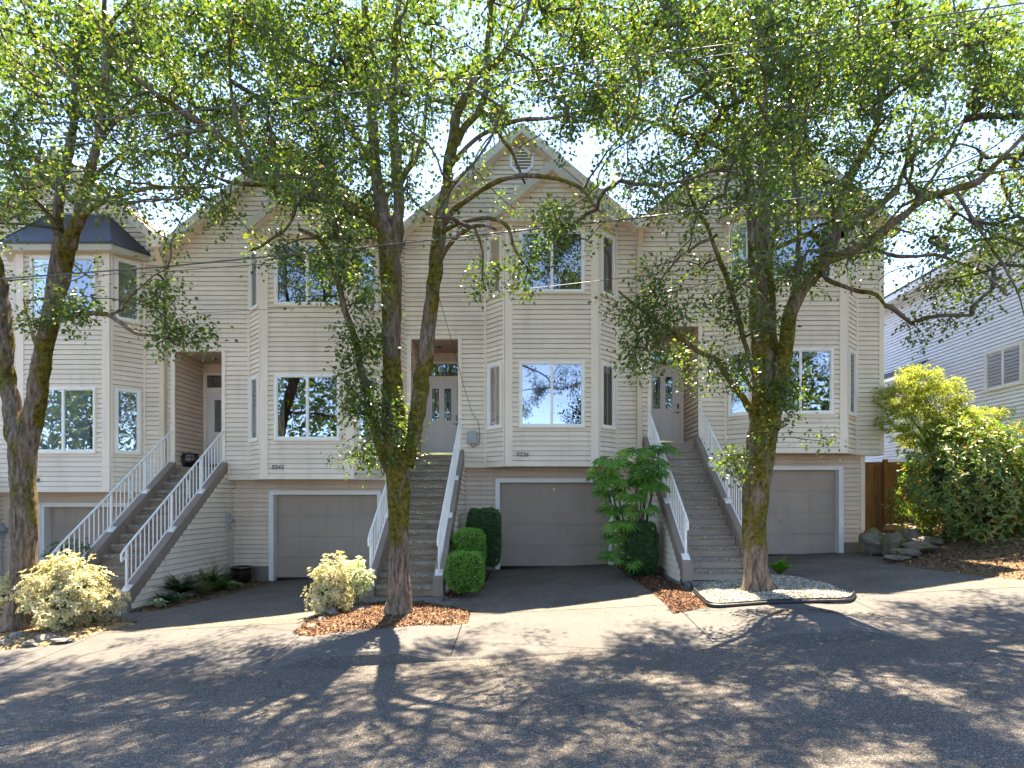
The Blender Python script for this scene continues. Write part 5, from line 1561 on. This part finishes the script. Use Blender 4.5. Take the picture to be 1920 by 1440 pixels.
# ------------------------------------------------------------------ shrubs
def bush(name, label, cat, c, r, n, size, m, tmpl=None, shape=2.0, lump=.18, seed=0, core=None, group=None, stem=True, whorl=0, up=.3, inner=.55, thin=0.0):
    """a leafy shell of clusters around a few woody stems"""
    tmpl = tmpl or (NARROW if name in ('cream_shrub', 'rhododendron') else OVAL)
    base = Vector((c[0], c[1], base_z(c[0], c[1])))
    root = empty(name, base, label, cat, group)
    pts = []; nrm = []
    k = 0
    while k < n:
        d = rng.normal(size=3); d /= np.linalg.norm(d)
        p_ = np.abs(d) ** shape
        rad = 1.0 / (p_.sum() ** (1 / shape))
        q = d * rad
        nz = noise.noise(Vector(q * 2.1) + Vector((seed, 0, 0)))
        nz2 = noise.noise(Vector(q * 5.1) + Vector((seed, 3, 0)))
        if thin and nz2 < -thin: continue
        f = rng.uniform(inner, 1.0) ** .5 * (1 + lump * nz * 1.6 + lump * .5 * nz2)
        if q[2] * r[2] * f + c[2] < base.z + .02: continue
        pts.append(q * f * np.array(r) + np.array(c)); nrm.append(d); k += 1
    pts = np.array(pts); nrm = np.array(nrm)
    if whorl:
        P = np.repeat(pts, whorl, axis=0); Dn = np.repeat(nrm, whorl, axis=0)
        Dn = Dn + rng.normal(size=(len(pts), 3)).repeat(whorl, axis=0) * .35; Dn[:, 2] += up
        Dn /= np.linalg.norm(Dn, axis=1, keepdims=True)
        rr = rng.normal(size=P.shape); rr -= Dn * np.sum(rr * Dn, 1, keepdims=True); rr /= np.linalg.norm(rr, axis=1, keepdims=True)
        D = rr + Dn * rng.uniform(.05, .8, size=(len(P), 1))
        U = Dn
    else:
        P = pts; D = nrm + rng.normal(size=P.shape) * .7; D[:, 2] += up; U = nrm + rng.normal(size=P.shape) * .5
    S = rng.uniform(.6, 1.25, size=len(P)) * size
    leaf_mesh('foliage', P, D, U, S, m, root, tmpl)
    T2 = Tubes()
    if stem:
        for i in range(14):
            a = i * 2.4
            q = Vector((c[0] + r[0] * .7 * math.cos(a) * (i % 3 + 1) / 3, c[1] + r[1] * .7 * math.sin(a) * (i % 3 + 1) / 3, c[2] + r[2] * random.uniform(.1, .65)))
            b0 = base + Vector((random.uniform(-.06, .06), random.uniform(-.06, .06), -.03))
            pp, rr_ = catmull([b0, b0.lerp(q, .5) + Vector((0, 0, -.05)), q], [.016 * max(r) + .004, .011 * max(r) + .003, .003], .08)
            T2.add(pp, rr_, 5, 0)
        T2.build('stems', M['twig'], root)
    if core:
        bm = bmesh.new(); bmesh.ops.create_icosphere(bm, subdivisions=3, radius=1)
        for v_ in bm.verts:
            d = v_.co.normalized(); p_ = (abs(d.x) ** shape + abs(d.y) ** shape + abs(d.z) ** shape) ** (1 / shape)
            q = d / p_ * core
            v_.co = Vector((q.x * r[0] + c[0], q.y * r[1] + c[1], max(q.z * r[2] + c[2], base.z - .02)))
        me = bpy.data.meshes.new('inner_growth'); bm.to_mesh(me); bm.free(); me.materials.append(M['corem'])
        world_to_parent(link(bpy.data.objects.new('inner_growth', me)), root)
    return root
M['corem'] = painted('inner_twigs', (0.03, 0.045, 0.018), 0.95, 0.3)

# boxwoods (clipped)
def sb(px0, px1, py0, py1, Y, dy):
    a = W(px0, py1, Y); b_ = W(px1, py0, Y)
    return ((a.x + b_.x) / 2, Y + dy, (a.z + b_.z) / 2), (abs(b_.x - a.x) / 2, dy, abs(b_.z - a.z) / 2)
g_ = 'clipped evergreens left of the middle driveway'
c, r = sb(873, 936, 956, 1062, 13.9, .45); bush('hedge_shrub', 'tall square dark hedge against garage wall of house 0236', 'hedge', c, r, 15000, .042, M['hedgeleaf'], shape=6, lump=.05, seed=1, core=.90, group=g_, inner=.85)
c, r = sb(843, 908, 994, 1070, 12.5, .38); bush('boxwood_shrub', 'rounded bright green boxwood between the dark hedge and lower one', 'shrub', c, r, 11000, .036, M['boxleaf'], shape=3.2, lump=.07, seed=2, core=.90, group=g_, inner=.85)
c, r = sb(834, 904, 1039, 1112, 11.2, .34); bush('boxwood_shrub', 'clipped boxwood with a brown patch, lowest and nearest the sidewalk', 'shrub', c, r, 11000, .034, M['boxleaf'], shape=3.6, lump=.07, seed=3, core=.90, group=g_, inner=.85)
c, r = sb(1178, 1237, 982, 1078, 12.8, .32); bush('hedge_shrub', 'upright dark boxwood at the foot of the big leaved plant', 'shrub', c, r, 12000, .042, M['hedgeleaf'], shape=4, lump=.12, seed=4, core=.86, inner=.8)
# cream shrubs
c, r = sb(22, 178, 1052, 1182, 9.75, .55); c = (c[0], c[1] - .25, c[2] - .02)
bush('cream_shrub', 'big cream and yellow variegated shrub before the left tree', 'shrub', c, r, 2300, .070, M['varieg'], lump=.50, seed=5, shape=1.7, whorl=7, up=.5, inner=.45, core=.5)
c, r = sb(568, 648, 1050, 1165, 10.0, .34); bush('cream_shrub', 'small cream variegated shrub between driveway of 0242 and mulch', 'shrub', c, r, 1300, .052, M['varieg'], lump=.42, seed=6, shape=1.8, whorl=7, up=.5, inner=.45, core=.5)
c, r = sb(622, 686, 1050, 1135, 10.5, .32); bush('cream_shrub', 'bright green shrub with white tips left of the middle stairs', 'shrub', c, r, 800, .06, M['varieg_white'], lump=.42, seed=8, shape=1.8, whorl=6, up=.6, inner=.5, core=.45)
c, r = sb(-30, 26, 1075, 1150, 11.2, .3); bush('cream_shrub', 'yellow green shrub at the left edge behind the left tree', 'shrub', c, r, 420, .06, M['varieg'], lump=.3, seed=9, shape=1.8, whorl=6, up=.5)
c, r = sb(60, 150, 1010, 1100, 12.2, .35); bush('leafy_shrub', 'dark sparse shrub behind the big cream shrub', 'shrub', c, r, 700, .06, M['hedgeleaf'], lump=.4, seed=10, shape=1.8, whorl=3, up=.6)
# rhododendron and maple
c, r = sb(1752, 2020, 776, 1046, 13.2, 1.25); c = (c[0] + .15, c[1], c[2] + .05)
bush('rhododendron', 'big rhododendron with glossy green and a few orange leaves', 'shrub', c, r, 3400, .115, M['rhodo'], lump=.22, seed=12, shape=2.4, whorl=7, up=.4, inner=.35, core=.55)
def maple():
    root = empty('japanese_maple', (10.9, 15.6, -.6), 'bright yellow green lacy maple between the row and the white house', 'tree')
    T2 = Tubes(); P = []; D = []
    base = Vector((10.9, 15.6, -.8))
    layers = []
    for (px, py, Y, rx, rz) in [(1728, 716, 15.3, 42, 22), (1690, 745, 15.2, 44, 30), (1760, 752, 15.4, 56, 24), (1710, 790, 15.0, 62, 30), (1800, 785, 15.5, 60, 20), (1750, 820, 15.2, 70, 26), (1850, 780, 15.8, 40, 16), (1712, 698, 15.5, 24, 14), (1830, 810, 15.6, 40, 20), (1770, 725, 15.6, 26, 16)]:
        layers.append((W(px, py, Y), rx * Y / F_PX, rz * Y / F_PX))
    for (c_, rx, rz) in layers:
        pp, rr_ = catmull([base, base.lerp(c_, .45) + Vector((.15, 0, .25)), c_ + Vector((0, 0, -rz * .5))], [.06, .035, .01], .1)
        T2.add(pp, rr_, 6, .5)
        k = int(14500 * rx * rz * 2)
        q = rng.normal(size=(k, 3)); q /= np.linalg.norm(q, axis=1, keepdims=True); q *= rng.uniform(.2, 1, size=(k, 1)) ** .45
        lum = np.array([1 + .35 * noise.noise(Vector(a) * 3) for a in q])
        q = q * lum[:, None] * np.array([rx, .55, rz]) + np.array(tuple(c_))
        keep = np.array([noise.noise(Vector((a[0] * 3.2, a[1] * 3.2, a[2] * 7.5))) + random.gauss(0, .06) > -.06 for a in q])
        q = q[keep]; q[:, 2] += .05 * np.sin(q[:, 0] * 9); P.append(q)
        d = q - np.array(tuple(c_)); d[:, 2] -= .15; D.append(d + rng.normal(size=d.shape) * .35)
    P = np.concatenate(P); D = np.concatenate(D)
    T2.build('trunk', M['twig'], root)
    leaf_mesh('crown', P, D, rand_dirs(len(P), 1.4), rng.uniform(.05, .09, size=len(P)), M['maple'], root, (np.array([[0, 0, 0], [.4, .16, .02], [1, 0, -.08], [.4, -.16, .02]], float), [(0, 1, 2, 3)], [(0, 0), (.5, 1), (1, 0), (.5, 1)]))
maple()

# big palmate leaved plant
def fatsia():
    p0 = gp(1183, 1068)
    base = Vector((2.45, 13.6, base_z(2.45, 13.6)))
    root = empty('palmate_shrub', base, 'tall plant with large hand shaped leaves right of the middle garage', 'shrub')
    fing = []
    for k in range(9):
        a = -2.15 + 4.3 * k / 8
        fing.append((a, .5 + .5 * math.cos(a * .55)))
    v = []; f = []
    heads = [(1195, 850), (1150, 870), (1235, 845), (1210, 880), (1170, 905), (1140, 925), (1185, 930), (1225, 915), (1155, 955), (1200, 960), (1130, 890), (1170, 985), (1215, 890), (1160, 1010), (1150, 1045), (1180, 1055), (1222, 870), (1196, 905), (1145, 905), (1175, 1035)]
    T2 = Tubes()
    for hi, (px, py) in enumerate(heads):
        c_ = W(px, py, 13.1 + random.uniform(-.4, .5))
        T2.add(*catmull([base + Vector((random.uniform(-.1, .1), random.uniform(-.1, .1), 0)), Vector((c_.x * .5 + base.x * .5, base.y - .1, (c_.z + base.z) / 2)), c_ + Vector((0, 0, -.08))], [.022, .018, .01], .1), 6, .5)
        nl = 8 if py < 960 else 6
        for q in range(nl):
            a = q * 2.4 + hi
            out = Vector((math.cos(a), math.sin(a) - .35, random.uniform(-.15, .55))).normalized()
            L = random.uniform(.14, .30)
            lc = c_ + out * L
            T2.add([c_, c_.lerp(lc, .5) + Vector((0, 0, .03)), lc], [.005, .004, .003], 4, 0)
            nrm = (out * .4 + Vector((0, -.45, .8))).normalized()
            fw_ = (out - nrm * out.dot(nrm)).normalized(); sd_ = nrm.cross(fw_)
            S = random.uniform(.19, .29)
            i0 = len(v); v.append(tuple(lc))
            ring = []
            for k, (fa, fl) in enumerate(fing):
                def pt(ang, rr, dz_): 
                    return tuple(lc + (fw_ * math.cos(ang) + sd_ * math.sin(ang)) * (rr * S) + nrm * (dz_ * S))
                ring += [pt(fa - .16, .42 * fl + .12, .02), pt(fa - .11, .78 * fl, .0), pt(fa, 1.05 * fl, -.16), pt(fa + .11, .78 * fl, .0), pt(fa + .16, .42 * fl + .12, .02)]
            v += ring
            for k in range(9):
                j = i0 + 1 + k * 5
                f.append((i0, j, j + 1, j + 2)); f.append((i0, j + 2, j + 3, j + 4))
                if k < 8: f.append((i0, j + 4, j + 5))
    me = bpy.data.meshes.new('foliage'); me.from_pydata(v, [], f); me.materials.append(M['fatsia'])
    world_to_parent(link(bpy.data.objects.new('foliage', me)), root)
    T2.build('stems', M['twig'], root)
fatsia()

# low plants
def blades(name, label, cat, c, n, L, wd, arch, m, seg=5, spread=1.0, leaflets=False, group=None, up0=.9):
    root = empty(name, c, label, cat, group)
    v = []; f = []; uv = []
    for i in range(n):
        a = i * 2.399 + random.uniform(-.3, .3)
        tilt = (.25 + .75 * ((i + .5) / n)) * spread
        d = Vector((math.cos(a), math.sin(a), 0)); s = Vector((-math.sin(a), math.cos(a), 0))
        ll = L * random.uniform(.75, 1.15)
        pts = []
        for k in range(seg + 1):
            t = k / seg
            hor = ll * t * math.sin(min(1.5, tilt)) * (.5 + .5 * t) 
            z = ll * (t * up0 * (1.1 - tilt * .5) - arch * t * t)
            pts.append(Vector(c) + d * hor + Vector((0, 0, z)))
        if leaflets:
            for k in range(1, 22):
                t = k / 22; j = min(seg - 1, int(t * seg)); tt = t * seg - j
                p = pts[j].lerp(pts[j + 1], tt)
                w_ = wd * math.sin(math.pi * min(1, t * .9 + .08)) ** .7
                for sg in (-1, 1):
                    q = p + s * sg * w_ + d * w_ * .3 + Vector((0, 0, -w_ * .12))
                    e = d * ll * .018
                    i0 = len(v); v += [tuple(p - e), tuple((p + q) / 2 - e * 1.3), tuple(q), tuple((p + q) / 2 + e * 1.3), tuple(p + e)]
                    f.append((i0, i0 + 1, i0 + 2, i0 + 3, i0 + 4)); uv += [(0, 0)] * 5
        else:
            i0 = len(v)
            for k, p in enumerate(pts):
                t = k / seg
                w_ = wd * math.sin(math.pi * (0.06 + .94 * t) ** .75) if wd > .02 else wd * (1 - t * .9)
                v += [tuple(p + s * w_ + Vector((0, 0, w_ * .25))), tuple(p), tuple(p - s * w_ + Vector((0, 0, w_ * .25)))]
            for k in range(seg):
                j = i0 + k * 3
                f += [(j, j + 1, j + 4, j + 3), (j + 1, j + 2, j + 5, j + 4)]
                uv += [(t, 1), (t, 0), (t, 0), (t, 1), (t, 0), (t, 1), (t, 1), (t, 0)]
    me = bpy.data.meshes.new('leaves'); me.from_pydata(v, [], f); me.materials.append(m)
    ul = me.uv_layers.new(name='UVMap')
    ul.data.foreach_set('uv', np.array(uv, np.float32).ravel())
    world_to_parent(link(bpy.data.objects.new('leaves', me)), root)
    return root
def at(px, py, dz_=.03):
    p = gp(px, py); return (p[0], p[1], base_z(*p) + dz_)
def at2(px, X, dz_=.03):
    Y = X * F_PX / (px - CX); return (X, Y, base_z(X, Y) + dz_)
gh = 'plants in the bed beside the pot staircase'
blades('hosta', 'white edged hosta nearest the sidewalk', 'plant', at(298, 1142), 15, .34, .085, .42, M['hosta'], group=gh)
blades('hosta', 'larger white edged hosta beside the small one', 'plant', at(342, 1128), 18, .40, .095, .42, M['hosta'], group=gh)
blades('hosta', 'hosta beside the black pot by the garage of 0242', 'plant', at2(437, -6.72), 18, .36, .085, .30, M['hosta'], group=gh)
blades('fern', 'bright green fern left of the hosta by the pot', 'fern', at2(412, -6.95), 26, .80, .11, .42, M['fern'], leaflets=True, seg=7, group=gh)
blades('fern', 'upright green fern against the stair cladding', 'fern', at2(392, -7.2), 16, .95, .10, .25, M['fern'], leaflets=True, seg=7, spread=.6, group=gh)
blades('fern', 'dark feathery plant at the middle of the stair cladding', 'fern', at2(342, -7.15, .12), 60, .80, .07, .30, M['darkfern'], leaflets=True, seg=7, group=gh)
blades('fern', 'low dark fern in the shade behind the hostas', 'fern', at2(308, -7.15), 30, .5, .07, .36, M['darkfern'], leaflets=True, seg=7, group=gh)
blades('ornamental_grass', 'dry tan grass tuft between hosta and fern', 'grass tuft', at2(376, -7.0), 200, .62, .008, .30, M['grass'], seg=5, group=gh)
blades('ornamental_grass', 'tall wispy grass stalks leaning on the stair cladding', 'grass tuft', at2(402, -7.3), 18, 1.3, .005, .22, M['grass'], seg=6, spread=.6, group=gh)
blades('leafy_plant', 'small green plant right of the big tree trunk', 'plant', at(1462, 1080), 30, .5, .06, .22, M['fern'], seg=4)
blades('leafy_plant', 'small green plant at the right foot of the big cream shrub', 'plant', at(172, 1172), 16, .2, .04, .2, M['fern'], seg=4)
blades('pot_plant', 'green tuft growing in the landing pot', 'plant', (pc.x, pc.y, pc.z + .33), 14, .16, .02, .12, M['fern'], seg=4, spread=.5)

# fallen leaves and grit on the paving
v = []; f = []
for i in range(900):
    x = random.uniform(-12, 12); y = random.uniform(4.8, 11.5)
    z = (walk_z(x, y) if YK < y < YB else (road_z(x, y) if y < YK else pave_z(x, y))) + .006
    s = random.uniform(.008, .022); a = random.random() * 6.28
    d = Vector((math.cos(a), math.sin(a), random.uniform(-.1, .3))) * s; e = Vector((-math.sin(a), math.cos(a), 0)) * s * .5
    c_ = Vector((x, y, z + abs(d.z))); i0 = len(v)
    v += [tuple(c_ - d), tuple(c_ - e), tuple(c_ + d), tuple(c_ + e)]; f.append((i0, i0 + 1, i0 + 2, i0 + 3))
me = bpy.data.meshes.new('fallen_leaves'); me.from_pydata(v, [], f); me.materials.append(M['darkchip'])
tag(link(bpy.data.objects.new('fallen_leaves', me)), kind='stuff')

# woodland across the street (seen in the windows)
def woodland():
    P = []; 
    for i in range(40):
        x = -52 + i * 2.6 + random.uniform(-1, 1)
        if -3.5 < x < 6: h = random.uniform(3.5, 5)
        else: h = random.uniform(13, 19)
        y = -19 + random.uniform(-4, 2)
        k = 1500
        q = rng.normal(size=(k, 3)); q /= np.linalg.norm(q, axis=1, keepdims=True)
        q *= rng.uniform(.3, 1, size=(k, 1)) ** .4
        for j in range(0, k, 1): 
            q[j] *= 1 + .4 * noise.noise(Vector(q[j]) * 2.5 + Vector((i, 0, 0)))
        P.append(q * np.array([2.3, 2.0, h * .5]) + np.array([x, y, h * .5 - 2]))
    P = np.concatenate(P)
    o = leaf_mesh('woodland', P, rand_dirs(len(P)), rand_dirs(len(P), 1), rng.uniform(.3, .55, size=len(P)), M['leaf'])
    o["kind"] = 'stuff'
woodland()
